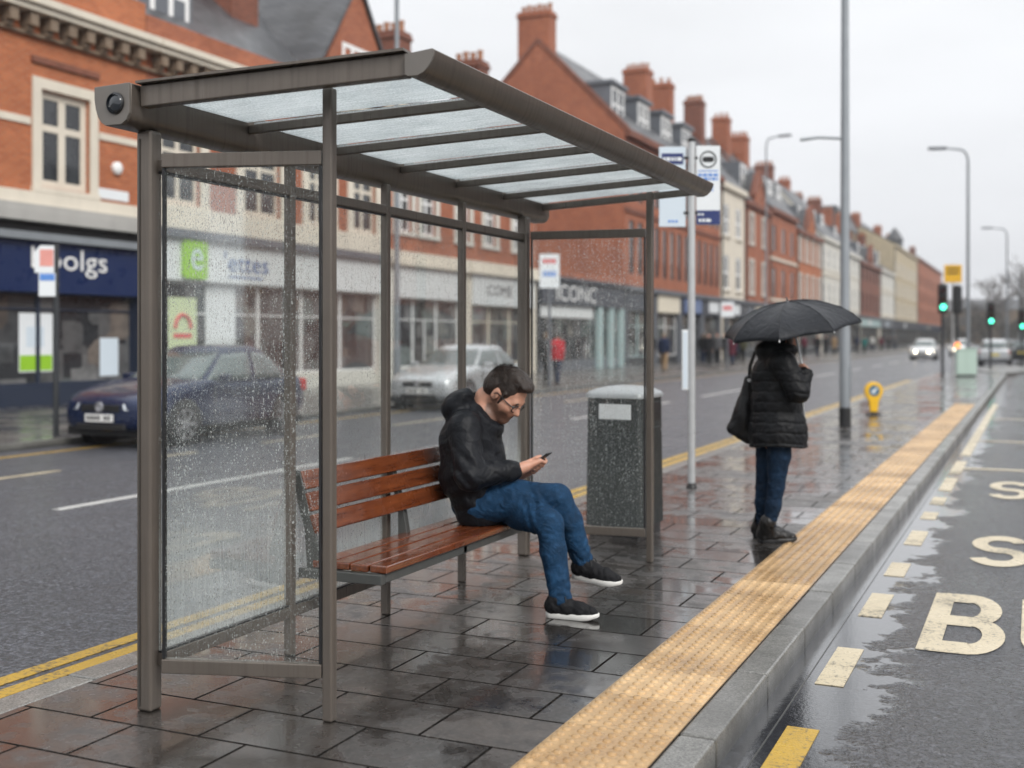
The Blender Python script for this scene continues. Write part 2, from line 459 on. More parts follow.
def metal_mat():
    b = NB('bronze_grey_aluminium'); c = b.coord(); x, y, z = b.sep(c); u = b.math('ADD', x, y)
    n = b.noise(c, 5, 4); st = b.noise(b.comb(b.math('MULTIPLY', u, 38.0), b.math('MULTIPLY', z, 1.3), 0.0), 1.0, 4, .65); d = b.noise(c, 70, 3)
    col = b.mix(n, (.122, .105, .090), (.170, .145, .124)); col = b.mix(b.rng(st, .5, .72, 0, .5), col, (.085, .07, .06)); col = b.mix(b.rng(st, .28, .42, .3, 0), col, (.2, .18, .16))
    b.p(Base_Color=col, Metallic=.45, Roughness=b.rng(st, .3, .7, .26, .42), Normal=b.bump(d, .2, .0015))
    return b.m


M = dict(
    metal=metal_mat(),
    metal_dark=plain('bronze_grey_seal', (.05, .045, .04), .5, .2),
    steel=plain('galvanised_steel', (.52, .53, .535), .36, .5, .12, 8),
    steel_paint=plain('grey_painted_column', (.24, .26, .28), .4, .2, .15, 4),
    bench_steel=plain('charcoal_bench_steel', (.085, .088, .085), .42, .3, .2, 10),
    black=plain('black_plastic', (.012, .012, .013), .35),
    lens=plain('camera_lens', (.01, .014, .02), .04, 0, .1, 5, 0, .9),
    white=plain('white_paint', (.82, .82, .81), .35, 0, .06),
    offwhite=plain('cream_paint', (.70, .64, .52), .5, 0, .12, 3),
    navy=plain('navy_fascia', (.008, .02, .075), .3, 0, .12, 1),
    navy_frame=plain('navy_frame', (.02, .028, .05), .4),
    dark_frame=plain('dark_shop_frame', (.03, .033, .037), .4),
    grey_fascia=plain('dark_grey_fascia', (.055, .06, .075), .4),
    pale_fascia=plain('pale_fascia', (.66, .68, .68), .4, 0, .06, 2),
    green_sign=plain('lime_green_sign', (.28, .53, .03), .4),
    blue_text=plain('blue_lettering', (.05, .13, .33), .4),
    grey_text=plain('dark_grey_lettering', (.07, .075, .08), .5),
    sign_white=plain('sign_white', (.74, .77, .79), .35, 0, .04),
    sign_pale=plain('sign_pale_blue', (.60, .68, .75), .35, 0, .04),
    sign_navy=plain('sign_navy', (.02, .035, .14), .35),
    sign_blue=plain('sign_blue', (.10, .25, .62), .35),
    sign_red=plain('sign_red', (.62, .10, .10), .4),
    sign_yellow=plain('sign_yellow', (.75, .42, .02), .4),
    teal=plain('pale_teal_pillar', (.38, .50, .50), .4),
    lead=plain('lead_grey', (.14, .15, .17), .45, .2),
    terracotta=plain('terracotta_pot', (.42, .2, .11), .7),
    brick=brick_mat('red_brick', (.30, .080, .038), (.44, .135, .062), (.33, .21, .15), .45),
    brick_dark=brick_mat('dark_red_brick', (.17, .05, .032), (.27, .085, .05), (.24, .16, .12), .55),
    brick_orange=brick_mat('orange_brick', (.40, .108, .042), (.52, .16, .062), (.36, .23, .15), .35),
    slate=slate_mat(),
    stone=stone_mat('cream_stone', (.70, .64, .54), .3),
    stone_white=stone_mat('white_render', (.66, .64, .58), .3),
    stone_yellow=stone_mat('yellow_stone', (.50, .42, .29), .55),
    stone_brown=stone_mat('brown_stone', (.24, .18, .13), .4),
    pane=pane_mat(), shop=shop_glass_mat(),
    glass=rain_glass('misted_rain_glass', .32, .6, (.95, .975, .97), 1.6, .05, .5), glass_end=rain_glass('beaded_rain_glass', .02, .75, (.97, .985, .98), 2.0, .12, .7), roofglass=roof_glass_mat(), wood=wood_mat(),
    tyre=plain('tyre_rubber', (.018, .018, .019), .7), rim=plain('alloy_rim', (.5, .5, .52), .3, .8, .1),
    carglass=plain('car_glass', (.10, .125, .125), .05, 0, .25, 3, 0, .9),
    plate=plain('number_plate', (.72, .72, .70), .4),
    headlight=plain('headlight_glass', (.62, .65, .68), .1, .3, .1), tail=plain('tail_light', (.45, .02, .02), .2),
    kerb=None,
)

# ------------------------------------------------------------------ camera, sky, sun
cam = bpy.data.cameras.new('camera'); cam_o = bpy.data.objects.new('camera', cam); COL.objects.link(cam_o)
cam_o.location = (0, 0, CAMH); cam_o.rotation_euler = (math.radians(90), 0, YAW)
cam.sensor_width = 36; cam.lens = FPX / 1024 * 36; cam.shift_y = -46 / 1024
cam.clip_start = .05; cam.clip_end = 3000
cam.dof.use_dof = True; cam.dof.focus_distance = 5.25; cam.dof.aperture_fstop = 1.55; cam.dof.aperture_blades = 0
SC.camera = cam_o

w = bpy.data.worlds.new('World'); SC.world = w; w.use_nodes = True
nt = w.node_tree; bg = nt.nodes['Background']
sky = nt.nodes.new('ShaderNodeTexSky'); sky.sky_type = 'NISHITA'; sky.sun_disc = False
SUN_EL, SUN_AZ = math.radians(38), math.radians(122)
sky.sun_elevation = SUN_EL; sky.sun_rotation = SUN_AZ; sky.dust_density = 6; sky.air_density = 1.2
hs = nt.nodes.new('ShaderNodeHueSaturation'); hs.inputs['Saturation'].default_value = .25
nt.links.new(sky.outputs[0], hs.inputs['Color'])
tc = nt.nodes.new('ShaderNodeTexCoord'); sp = nt.nodes.new('ShaderNodeSeparateXYZ'); nt.links.new(tc.outputs['Generated'], sp.inputs[0])
# overcast: the cloud deck is a little brighter overhead than at the horizon
ov = nt.nodes.new('ShaderNodeValToRGB'); nt.links.new(sp.outputs[2], ov.inputs[0])
cr = ov.color_ramp
cr.elements[0].position = 0.0; cr.elements[0].color = (.297, .303, .317, 1)
cr.elements[1].position = 1.0; cr.elements[1].color = (.56, .57, .585, 1)
e = cr.elements.new(.30); e.color = (.335, .341, .351, 1)
ns = nt.nodes.new('ShaderNodeTexNoise'); ns.inputs['Scale'].default_value = 2.2; ns.inputs['Detail'].default_value = 4
mp = nt.nodes.new('ShaderNodeMapping'); mp.inputs['Scale'].default_value = (1, 1, 3.5); nt.links.new(tc.outputs['Generated'], mp.inputs[0]); nt.links.new(mp.outputs[0], ns.inputs['Vector'])
mr = nt.nodes.new('ShaderNodeMapRange'); nt.links.new(ns.outputs[0], mr.inputs[0])
for i, v in enumerate((.3, .7, 18.4, 21.6)): mr.inputs[1 + i].default_value = v
sc_ = nt.nodes.new('ShaderNodeVectorMath'); sc_.operation = 'SCALE'; nt.links.new(ov.outputs[0], sc_.inputs[0]); nt.links.new(mr.outputs[0], sc_.inputs[3])
mx = nt.nodes.new('ShaderNodeMix'); mx.data_type = 'RGBA'; mx.inputs[0].default_value = .94
nt.links.new(hs.outputs[0], mx.inputs[6]); nt.links.new(sc_.outputs[0], mx.inputs[7])
nt.links.new(mx.outputs[2], bg.inputs[0]); bg.inputs[1].default_value = .1
sun = bpy.data.lights.new('sun', 'SUN'); sun.energy = 1.5; sun.angle = math.radians(25); sun.color = (1, .97, .92)
sun_o = bpy.data.objects.new('sun', sun); COL.objects.link(sun_o)
# sky azimuth is measured clockwise from +Y
sd = Vector((math.sin(SUN_AZ) * math.cos(SUN_EL), math.cos(SUN_AZ) * math.cos(SUN_EL), math.sin(SUN_EL)))
sun_o.rotation_euler = sd.to_track_quat('Z', 'Y').to_euler(); sun_o.location = sd * 60
SC.view_settings.view_transform = 'Standard'; SC.view_settings.look = 'None'; SC.view_settings.exposure = .56; SC.view_settings.gamma = 1
SC.view_settings.use_curve_mapping = False
SC.render.engine = 'CYCLES'; SC.cycles.use_denoising = True
try: SC.cycles.denoiser = 'OPENIMAGEDENOISE'
except Exception: pass
SC.cycles.max_bounces = 10; SC.cycles.transparent_max_bounces = 24; SC.cycles.transmission_bounces = 8
SC.cycles.caustics_reflective = False; SC.cycles.caustics_refractive = False
SC.cycles.sample_clamp_indirect = 6

# ------------------------------------------------------------------ ground
ROADZ, BAYZ = -.10, -.11
KX0, KX1 = -1.23, -1.085           # kerb by the bus bay
WX0, WX1 = -3.93, -3.76            # kerb by the main road
FKX = -13.2                        # far kerb
FACX = -20.0                       # facade line
PEND = 54.0


def struct(name, mb, m, **k):
    o = mb.build(name, m, None, **k); o['kind'] = 'structure'; return o


M['paving'] = paving_mat('wet_paving_slabs', .53, .35, (.029, .0265, .0245), (.076, .063, .055))
M['paving_far'] = paving_mat('wet_far_paving', .6, .6, (.10, .09, .08), (.15, .135, .12), rough=(.18, .5))
M['road'] = asphalt_mat('wet_asphalt', (.066, .069, .081), .3, .5, None, .6, 58.0, .02)
M['bay'] = asphalt_mat('soaked_asphalt', (.050, .052, .060), .12, .3, (-1.05, -.3), 1.0, 62.0, .045)
M['groundm'] = plain('far_ground', (.10, .10, .09), .8, 0, .3, .05)
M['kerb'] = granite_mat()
M['yellow'] = paint_mat('yellow_road_paint', (.56, .345, .035), (.05, .05, .05), .57)
M['cream'] = paint_mat('cream_road_paint', (.66, .56, .38), (.04, .04, .04), .57)
M['whitep'] = paint_mat('white_road_paint', (.66, .66, .64), (.06, .06, .06), .58)


def sheet(mb, x0, x1, y0, y1, z): mb.quad((x0, y0, z), (x1, y0, z), (x1, y1, z), (x0, y1, z))


g = MB(); sheet(g, -1500, 1500, -600, 2400, -.16); struct('ground', g, M['groundm'])
g = MB(); g.box(FKX, WX0, -12, 420, -.15, ROADZ); g.box(WX0 + .001, KX1 - .001, PEND - 1.2, 420, -.15, ROADZ); struct('road', g, M['road'])
g = MB(); g.box(KX1, 6.5, -12, 420, -.15, BAYZ); struct('bus_bay_road', g, M['bay'])
g = MB(); g.box(WX1, KX0, -8, PEND - 1.2, -.14, 0); struct('pavement', g, M['paving'])
g = MB(); g.box(FACX - 1, FKX - .16, -12, 400, -.14, 0); struct('far_pavement', g, M['paving_far'])
g = MB(); g.box(6.68, 12, -12, 400, -.14, 0); struct('right_pavement', g, M['paving_far'])
g = MB()


def kerbline(mb, x0, x1, y0, y1, z0, z1, L=.915, gap=.006):
    y = y0
    while y < y1:
        e_ = min(y + L, y1); mb.box(x0, x1, y, e_ - gap, z0, z1 + RND.uniform(-.0015, .0015)); y = e_


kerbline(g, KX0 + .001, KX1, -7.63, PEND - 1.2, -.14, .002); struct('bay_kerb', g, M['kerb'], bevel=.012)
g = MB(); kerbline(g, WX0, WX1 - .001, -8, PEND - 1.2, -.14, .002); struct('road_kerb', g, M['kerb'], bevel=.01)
g = MB(); kerbline(g, FKX - .16, FKX, -12, 300, -.14, .002, 1.83); struct('far_kerb', g, M['kerb'])
g = MB(); kerbline(g, 6.5, 6.66, -12, 300, -.14, .002, 1.83); struct('right_kerb', g, M['kerb'])
# rounded nose of the pavement
g = MB()
cx, rr = (WX0 + KX1) / 2, (KX1 - WX0) / 2
pts = [(cx + rr * math.cos(t), PEND - 1.2 + rr * .8 * math.sin(t)) for t in [math.pi * i / 16 for i in range(17)]]
g.prism(pts, (0, 0, -.14), (1, 0, 0), (0, 1, 0), (0, 0, .1415)); struct('pavement_nose', g, M['kerb'], bevel=.01)
# signal island
g = MB(); pts = [(-1.35 + 1.2 * math.cos(t), 62 + 7.5 * math.sin(t)) for t in [2 * math.pi * i / 24 for i in range(24)]]
g.prism(pts, (0, 0, -.14), (1, 0, 0), (0, 1, 0), (0, 0, .14)); struct('traffic_island_pavement', g, M['kerb'])

# tactile strip: buff slabs with raised blisters
bt = NB('buff_tactile'); c = bt.coord(); x, y, z = bt.sep(c)
n = bt.noise(c, 3.2, 5, .65); n2 = bt.noise(c, 60, 3); st = bt.noise(bt.comb(bt.math('MULTIPLY', x, 2.0), bt.math('MULTIPLY', y, .7), 0.0), 1.4, 4)
br = bt('ShaderNodeTexBrick', {'Vector': bt.comb(y, bt.math('SUBTRACT', x, KX0), 0.0), 'Color1': (1, 1, 1), 'Color2': (.66, .62, .56), 'Mortar': (.5, .47, .42), 'Scale': 1.0,
                              'Mortar Size': .003, 'Brick Width': .42, 'Row Height': .43}, offset=0.0)
cc = bt.mix(bt.rng(n, .3, .7, 0, 1), (.50, .31, .14), (.70, .49, .27))
cc = bt.mix(bt.rng(st, .55, .8, 0, .6), cc, (.30, .16, .055))
cc = bt.mix(bt.rng(n2, .5, .75, 0, .55), cc, (.22, .14, .075))
cc = bt.mix(bt.rng(bt.noise(c, 1.3, 5, .7), .48, .7, 0, .5), cc, (.2, .12, .055))
cc = bt.mix(1.0, cc, br.outputs[0], 'MULTIPLY')
bt.p(Base_Color=cc, Roughness=bt.rng(n, .35, .65, .2, .45), Normal=bt.bump(bt.math('ADD', n2, bt.math('MULTIPLY', br.outputs[1], -1.5)), .3, .004))
M['tactile'] = bt.m
TX0, TX1 = -1.665, KX0 - .002
g = MB(); g.box(TX0, TX1, 1.5, 28.2, -.1, .004)
nx = 7; sx = (TX1 - TX0) / nx
prof = [(.0185, 0), (.0150, .0056), (.0085, .0072)]
ring = [(math.cos(2 * math.pi * k / 8), math.sin(2 * math.pi * k / 8)) for k in range(8)]
V = []; Fc = []
yy = 1.53; row = 0
while yy < 28.1:
    for i in range(nx):
        xx = TX0 + sx * (i + .5); b0 = len(V)
        if yy < 13:
            for r_, h_ in prof: V += [(xx + r_ * a * 1.0, yy + r_ * b_, .004 + h_) for a, b_ in ring]
            for q in range(2): Fc += [(b0 + q * 8 + k, b0 + q * 8 + (k + 1) % 8, b0 + q * 8 + 8 + (k + 1) % 8, b0 + q * 8 + 8 + k) for k in range(8)]
            Fc.append(tuple(b0 + 16 + k for k in range(8)))
        else:
            V += [(xx + .017 * a, yy + .017 * b_, .004) for a, b_ in ring[::2]] + [(xx + .011 * a, yy + .011 * b_, .009) for a, b_ in ring[::2]]
            Fc += [(b0 + k, b0 + (k + 1) % 4, b0 + 4 + (k + 1) % 4, b0 + 4 + k) for k in range(4)] + [(b0 + 4, b0 + 5, b0 + 6, b0 + 7)]
    yy += .0605; row += 1
g.add(V, Fc); struct('tactile_paving', g, M['tactile'], smooth=50)

# road markings (thin painted sheets)
z = ROADZ + .004
g = MB()
for xc in (-4.23, -4.385):
    g.box(xc - .05, xc + .05, -6, 46, z - .003, z)
struct('double_yellow_line', g, M['yellow'])
g = MB(); g.box(-12.62, -12.52, -6, 120, z - .003, z); struct('far_yellow_line', g, M['yellow'])
g = MB()
for y0, y1 in ((4.6, 6.6), (8.9, 10.5), (12.0, 13.0), (14.5, 16.3), (18.5, 20.5), (22.5, 24.5), (27, 29)): g.box(-10.78, -10.68, y0, y1, z - .003, z)
struct('parking_bay_marking', g, M['cream'])
g = MB()
for y0, y1 in ((-2, 3.4), (8.1, 13.2), (21.3, 28.0), (31, 35.6), (40, 45), (49, 54), (58, 63), (67, 72), (76, 81), (86, 92), (97, 103), (110, 116)): g.box(-8.36, -8.24, y0, y1, z - .003, z)
struct('centre_line_marking', g, M['whitep'])
g = MB()
z = BAYZ + .004
for y0, y1 in ((5.5, 6.2), (6.95, 7.6), (8.2, 8.7), (9.5, 10.2), (10.9, 11.35), (11.9, 12.45), (13.0, 14.2), (14.7, 16.2), (17.0, 30.5)): g.box(-.935, -.805, y0, y1, z - .003, z)
for yt in (15.3, 19.5, 25.0): g.box(-.80, 3.0, yt, yt + .13, z - .003, z)
struct('bay_edge_marking', g, M['cream'])
g = MB(); g.box(-.935, -.805, 2.6, 4.85, z - .003, z); struct('yellow_bay_marking', g, M['yellow'])
g = MB(); g.box(KX1 + .10, KX1 + .105, -6, PEND - 2, z - .003, z - .001); struct('channel_joint_reflection', g, M['kerb'])  # pale strip for the channel joint, gutter reflection put into its colour
g = MB()


def bold_letters(mb, s, x0, y0, lw, lh, gap):
    """broad painted letters, strokes as flat strips"""
    S = .115; zo = [0.0]
    def strip(pts, wd=S):
        pts = [Vector((a, b, 0)) for a, b in pts]; L = []; Rr = []
        for i, p in enumerate(pts):
            t = (pts[min(i + 1, len(pts) - 1)] - pts[max(i - 1, 0)]).normalized(); nn = Vector((-t.y, t.x, 0))
            # road letters: cross strokes are far wider than they look because the letter is stretched
            ww = Vector((nn.x * wd / 2, nn.y * wd / 2 * 2.1, 0))
            L.append(p + ww); Rr.append(p - ww)
        for i in range(len(pts) - 1):
            mb.quad(*[(v.x, v.y, z + zo[0]) for v in (Rr[i], Rr[i + 1], L[i + 1], L[i])])
        zo[0] += .0004
    for ch in s:
        a, b, c_, d = x0 + S / 2, x0 + lw - S / 2, y0 + S, y0 + lh - S
        m_ = (c_ + d) / 2
        arc = lambda cx, cy, rx, ry, t0, t1, n=14: [(cx + rx * math.cos(math.radians(t0 + (t1 - t0) * i / n)), cy + ry * math.sin(math.radians(t0 + (t1 - t0) * i / n))) for i in range(n + 1)]
        if ch == 'B':
            strip([(a, y0), (a, y0 + lh)])
            for lo, hi, r_ in ((c_, m_, b), (m_, d, b - .03)):
                ry = (hi - lo) / 2; strip([(a, lo)] + arc(r_ - .12, (lo + hi) / 2, .12, ry, -90, 90) + [(a, hi)])
        elif ch == 'U':
            strip([(a, y0 + lh), (a, c_ + .35)] + arc((a + b) / 2, c_ + .35, (b - a) / 2, .35, 180, 360)[1:] + [(b, y0 + lh)])
        elif ch == 'S':
            q = (d - c_) / 4; mx_ = (a + b) / 2; rx = (b - a) / 2
            strip(arc(mx_, d - q, rx, q, 20, 270, 20) + arc(mx_, c_ + q, rx, q, 90, -160, 20)[1:])
        elif ch == 'T':
            strip([(x0, d), (x0 + lw, d)]); strip([((a + b) / 2, y0), ((a + b) / 2, d - S - .002)])
        elif ch == 'O':
            strip(arc((a + b) / 2, m_, (b - a) / 2, (d - c_) / 2, 0, 360, 32))
        elif ch == 'P':
            strip([(a, y0), (a, y0 + lh)]); ry = (d - m_) / 2
            strip([(a + S / 2 + .001, m_)] + arc(b - .12, (m_ + d) / 2, .12, ry, -90, 90) + [(a + S / 2 + .001, d)])
        x0 += lw + gap


bold_letters(g, 'BUS', -.565, 6.32, .42, 1.46, .075)
bold_letters(g, 'STOP', -.45, 8.84, .42, 1.36, .09)
bold_letters(g, 'STOP', -.45, 12.6, .42, 1.5, .09)
struct('bus_stop_lettering_marking', g, M['cream'])
# ================================================================== bus shelter
BX, Y0, Y4 = -3.22, 3.63, 7.34
PY = [3.63, 4.58, 5.47, 6.39, 7.34]
FN = Vector((-2.52, 3.85, 0)); FF = Vector((-2.35, 7.46, 0))      # front posts
ORG = (BX, Y0, 0)
sh = thing('bus_shelter', 'bronze grey metal bus shelter with rain covered glass walls and sloping frosted roof', 'bus shelter', ORG)
met = M['metal']


def post_mb(x, y, w, d, z1, groove=True):
    m = MB(ORG); m.box(x - w / 2, x + w / 2, y - d / 2, y + d / 2, 0, z1)
    return m


for i, y in enumerate(PY):
    bx0 = BX
    if i == 0: BX, y = -3.262, 3.67
    wd = (.076, .072) if i == 0 else ((.072, .075) if i == 4 else (.042, .044))
    o = post_mb(BX, y, wd[0], wd[1], 2.335).build('back_post', met, sh, bevel=.014 if i in (0, 4) else .007, seg=4)
    if i == 0:
        m = MB(ORG)
        for q in (-.016,):
            m.box(BX + q - .003, BX + q + .003, y - wd[1] / 2 - .0035, y - wd[1] / 2 - .001, .02, 2.3)
        m.build('post_groove', M['metal_dark'], o)
        BX = bx0
for p_ in (FN, FF):
    o = post_mb(p_.x, p_.y, .045, .045, 2.478).build('front_post', met, sh, bevel=.009, seg=4)

# rails
for i in range(4):
    a = PY[i] + (.0485 if i == 0 else .022); b_ = PY[i + 1] - (.038 if i == 3 else .022)
    for zc, hh in ((2.195, .048), (.205, .052)):
        m = MB(ORG); m.box(BX - .02, BX + .02, a, b_, zc - hh / 2, zc + hh / 2); m.build('back_rail', met, sh, bevel=.004)
    m = MB(ORG); m.box(BX - .005, BX + .005, a + .004, b_ - .004, .234, 2.168); m.build('glass_panel', M['glass'], sh)
    for zz in (.231, 2.1625): m = MB(ORG); m.box(BX - .012, BX + .012, a + .002, b_ - .002, zz, zz + .008); m.build('glass_gasket', M['black'], sh)
for pb, pf in ((Vector((BX, Y0, 0)), FN), (Vector((BX, Y4, 0)), FF)):
    d = (pf - pb).normalized(); a = pb + d * .052; b_ = pf - d * .029
    for zc, hh in ((2.205, .056), (.195, .056)):
        m = MB(ORG); m.beam(a + Vector((0, 0, zc)), b_ + Vector((0, 0, zc)), .04, hh); m.build('end_rail', met, sh, bevel=.004)
    n_ = Vector((-d.y, d.x, 0))
    m = MB(ORG); m.obox((a + b_) / 2 + Vector((0, 0, 1.2)), (b_ - a) / 2 - d * .006, n_ * .005, (0, 0, .975)); m.build('glass_panel', M['glass_end'], sh)
    for e_ in (a + d * .006, b_ - d * .006):
        m = MB(ORG); m.obox(e_ + Vector((0, 0, 1.2)), d * .005, n_ * .012, (0, 0, .976)); m.build('glass_gasket', M['black'], sh)

# roof: back box gutter, front rounded gutter, end beams, rafters, glass
RY0, RY1 = 3.51, 7.78
sec = [(-.092, .078), (.085, .082), (.085, -.035), (.07, -.062), (.045, -.078), (-.035, -.078), (-.055, -.066), (-.072, -.045), (-.085, -.01), (-.092, .03)]
m = MB(ORG); m.prism(sec, (-3.295, RY0, 2.412), (1, 0, 0), (0, 0, 1), (0, RY1 - RY0, 0))
bg_ = m.build('back_gutter', met, sh, smooth=35, bevel=.003)
m = MB(ORG); m.prism(sec, (-3.295, RY0 - .012, 2.412), (1, 0, 0), (0, 0, 1), (0, .0105, 0)); m.build('end_cap', plain('cap_grey', (.17, .155, .14), .45, .2, .15), bg_, bevel=.002)
m = MB(ORG); m.lathe([(.039, 0), (.039, .008), (.034, .013), (.0335, .006), (.02, .012), (.0, .016)], (-3.277, RY0 - .012, 2.418), (0, -1, 0), 28)
m.build('round_camera', M['lens'], bg_, smooth=40)
m = MB(ORG); m.lathe([(.043, 0), (.043, .006), (.0385, .010), (.0385, 0)], (-3.277, RY0 - .0125, 2.418), (0, -1, 0), 28); m.build('camera_ring', M['black'], bg_, smooth=40)
# front gutter: rounded outside
FX, FZ = -2.0, 2.482
sec2 = [(-.072, .042), (.040, .052), (.048, .046), (.044, .026), (.035, .006), (.021, -.013), (.003, -.029), (-.020, -.038), (-.060, -.038), (-.072, -.030)]
FY0, FY1 = 3.665, 7.60
m = MB(ORG); m.prism(sec2, (FX, FY0, FZ), (1, 0, 0), (0, 0, 1), (0, FY1 - FY0, 0)); fg_ = m.build('front_gutter', met, sh, smooth=40)
m = MB(ORG); m.prism(sec2, (FX, FY0 - .010, FZ), (1, 0, 0), (0, 0, 1), (0, .009, 0)); m.build('end_cap', plain('cap_grey', (.24, .22, .20)), fg_)
nb = 6
ysb = [3.575 + (7.66 - 3.575) * i / nb for i in range(nb + 1)]       # at the back gutter
ysf = [3.70 + (7.575 - 3.70) * i / nb for i in range(nb + 1)]        # at the front gutter
bx_, bz_, fx_, fz_ = -3.205, 2.437, FX - .078, 2.488
for i in range(nb + 1):
    if i == 0:
        m = MB(ORG); m.beam((bx_, ysb[0], bz_ + .012), (fx_, ysf[0], fz_ + .004), .05, .085); m.build('end_beam', met, sh, bevel=.005)
        m = MB(ORG); m.beam((bx_, ysb[0] - .012, bz_ + .062), (fx_, ysf[0] - .012, fz_ + .053), .085, .010); m.build('roof_lip', met, sh)
    else:
        hh, ww = (.045, .038) if i == nb else (.040, .028)
        m = MB(ORG); m.beam((bx_, ysb[i], bz_ - .004), (fx_, ysf[i], fz_ - .01), ww, hh); m.build('rafter', met, sh, bevel=.004)
for i in range(nb):
    m = MB(ORG); zb, zf = bz_ + .024, fz_ + .02
    A = [Vector((bx_, ysb[i] + .028, zb)), Vector((fx_, ysf[i] + .028, zf)), Vector((fx_, ysf[i + 1] - .022, zf)), Vector((bx_, ysb[i + 1] - .022, zb))]
    m.add(A + [a + Vector((0, 0, .008)) for a in A], [(3, 2, 1, 0), (4, 5, 6, 7), (0, 1, 5, 4), (1, 2, 6, 5), (2, 3, 7, 6), (3, 0, 4, 7)])
    m.build('roof_glass', M['roofglass'], sh)

# ================================================================== bench
BO = (-2.95, 4.6, 0)
be = thing('bench', 'wet brown slatted wooden bench on charcoal brackets inside the bus shelter', 'bench', BO)
by0, by1 = 4.62, 6.30
# slat positions: (x centre, z centre)
for k, xx in enumerate((-3.075, -2.972, -2.868, -2.765)):
    m = MB(BO); m.box(xx - .047, xx + .047, by0 + (.0, .012, .004, .01)[k], by1 - (.01, .002, .012, 0)[k], .412, .447)
    m.build('seat_slat', M['wood'], be, bevel=.007, seg=3)
lean = Vector((-.11, 0, .30)).normalized(); nb_ = Vector((lean.z, 0, -lean.x))
for k, t in enumerate((.045, .152, .26)):
    c0 = Vector((-3.098, 0, .575)) + lean * t
    m = MB(BO); m.obox(c0 + Vector((0, (by0 + by1) / 2 + .004 * k, 0)), (0, (by1 - by0) / 2 - .003, 0), lean * .0465, nb_ * .015)
    m.build('back_slat', M['wood'], be, bevel=.007, seg=3)
for y in (4.655, 5.50, 6.26):
    m = MB(BO)
    # upright: flat bar, leaning back, then a foot under the seat
    a = Vector((-3.128, y, .425)); t_ = Vector((-3.118, y, .56)) + lean * .33
    if y == 4.655:
        m.prism([(-3.155, .36), (-3.09, .36), (-3.075, .47), (-3.118, .60), (-3.196, .865), (-3.236, .872), (-3.252, .84), (-3.17, .59), (-3.16, .47)], (0, y - .03, 0), (1, 0, 0), (0, 0, 1), (0, .018, 0))
    else:
        m.prism([(-3.15, .40), (-3.085, .40), (-3.115, .57), (-3.205, .85), (-3.235, .85), (-3.15, .58)], (0, y - .02, 0), (1, 0, 0), (0, 0, 1), (0, .04, 0))
    m.build('back_support', M['bench_steel'], be, bevel=.004)
for y in (4.625, 5.47, 6.285):
    m = MB(BO); m.box(-3.19, -2.735, y - .02, y + .02, .362, .409); m.build('seat_bracket', M['bench_steel'], be, bevel=.004)
m = MB(BO); m.box(-2.775, -2.735, 4.647, 6.262, .366, .408); m.build('front_rail', M['bench_steel'], be, bevel=.004)
m = MB(BO); m.box(-3.11, -3.075, 4.647, 6.262, .366, .408); m.build('back_rail', M['bench_steel'], be, bevel=.004)

# ================================================================== litter bin
bo = P(625, 531, 8.95); bo.z = 0
lb = thing('litter_bin', 'dark grey litter bin with pale domed lid beside the shelter end', 'litter bin', bo, math.radians(-4))
binm = plain('dark_green_grey_bin', (.020, .024, .024), .5, .1, .2, 8, .0008)
hw, hd = .222, .235


def rrect(w, d, r, n=6):
    pts = []
    for cx, cy, t0 in ((w - r, d - r, 0), (-w + r, d - r, 90), (-w + r, -d + r, 180), (w - r, -d + r, 270)):
        for i in range(n + 1):
            t = math.radians(t0 + 90 * i / n); pts.append((cx + r * math.cos(t), cy + r * math.sin(t)))
    return pts


def loft(mb, rings, cap=True):
    n = len(rings[0]); vs = [v for r_ in rings for v in r_]; fs = []
    for i in range(len(rings) - 1):
        fs += [(i * n + k, i * n + (k + 1) % n, (i + 1) * n + (k + 1) % n, (i + 1) * n + k) for k in range(n)]
    if cap: fs += [tuple(range(n - 1, -1, -1)), tuple(range((len(rings) - 1) * n, len(rings) * n))]
    mb.add(vs, fs)


m = MB(); loft(m, [[(a, b_, zz) for a, b_ in rrect(hw * s_, hd * s_, .035)] for zz, s_ in ((.08, 1.04), (.78, 1.0), (.782, .985), (.80, .985), (.802, 1.0), (1.045, .99))])
bb = m.build('bin_body', binm, lb, smooth=40)
m = MB(); loft(m, [[(a, b_, zz) for a, b_ in rrect(hw * .96, hd * .96, .03)] for zz in (0.0, .081)]); m.build('plinth', M['black'], lb, smooth=40)
lidm = plain('pale_grey_lid', (.30, .315, .325), .35, .1, .1)
m = MB(); loft(m, [[(a * k, b_ * k, zz) for a, b_ in rrect(hw, hd, .05)] for zz, k in ((1.046, 1.06), (1.07, 1.06), (1.088, 1.0), (1.112, .8), (1.13, .5), (1.138, .2))])
m.build('lid', lidm, lb, smooth=50)
m = MB(); m.box(-.115, .145, -hd * 1.0 - .006, -hd * .99 + .02, .885, 1.0); m.build('pale_plate', plain('pale_plate', (.60, .62, .63), .4, 0, .08), lb, bevel=.004)
m = MB(); m.box(hw - .01, hw + .0035, -.15, .17, .87, 1.01); m.build('bin_mouth', M['black'], lb, bevel=.003)
m = MB(); m.box(hw + .0005, hw + .012, -.16, .16, .2, .82); d_ = m.build('bin_door', binm, lb, bevel=.004)
m = MB(); m.tube((hw + .010, -.12, .64), (hw + .03, -.12, .64), .016); m.build('lock', M['steel'], d_, smooth=40)

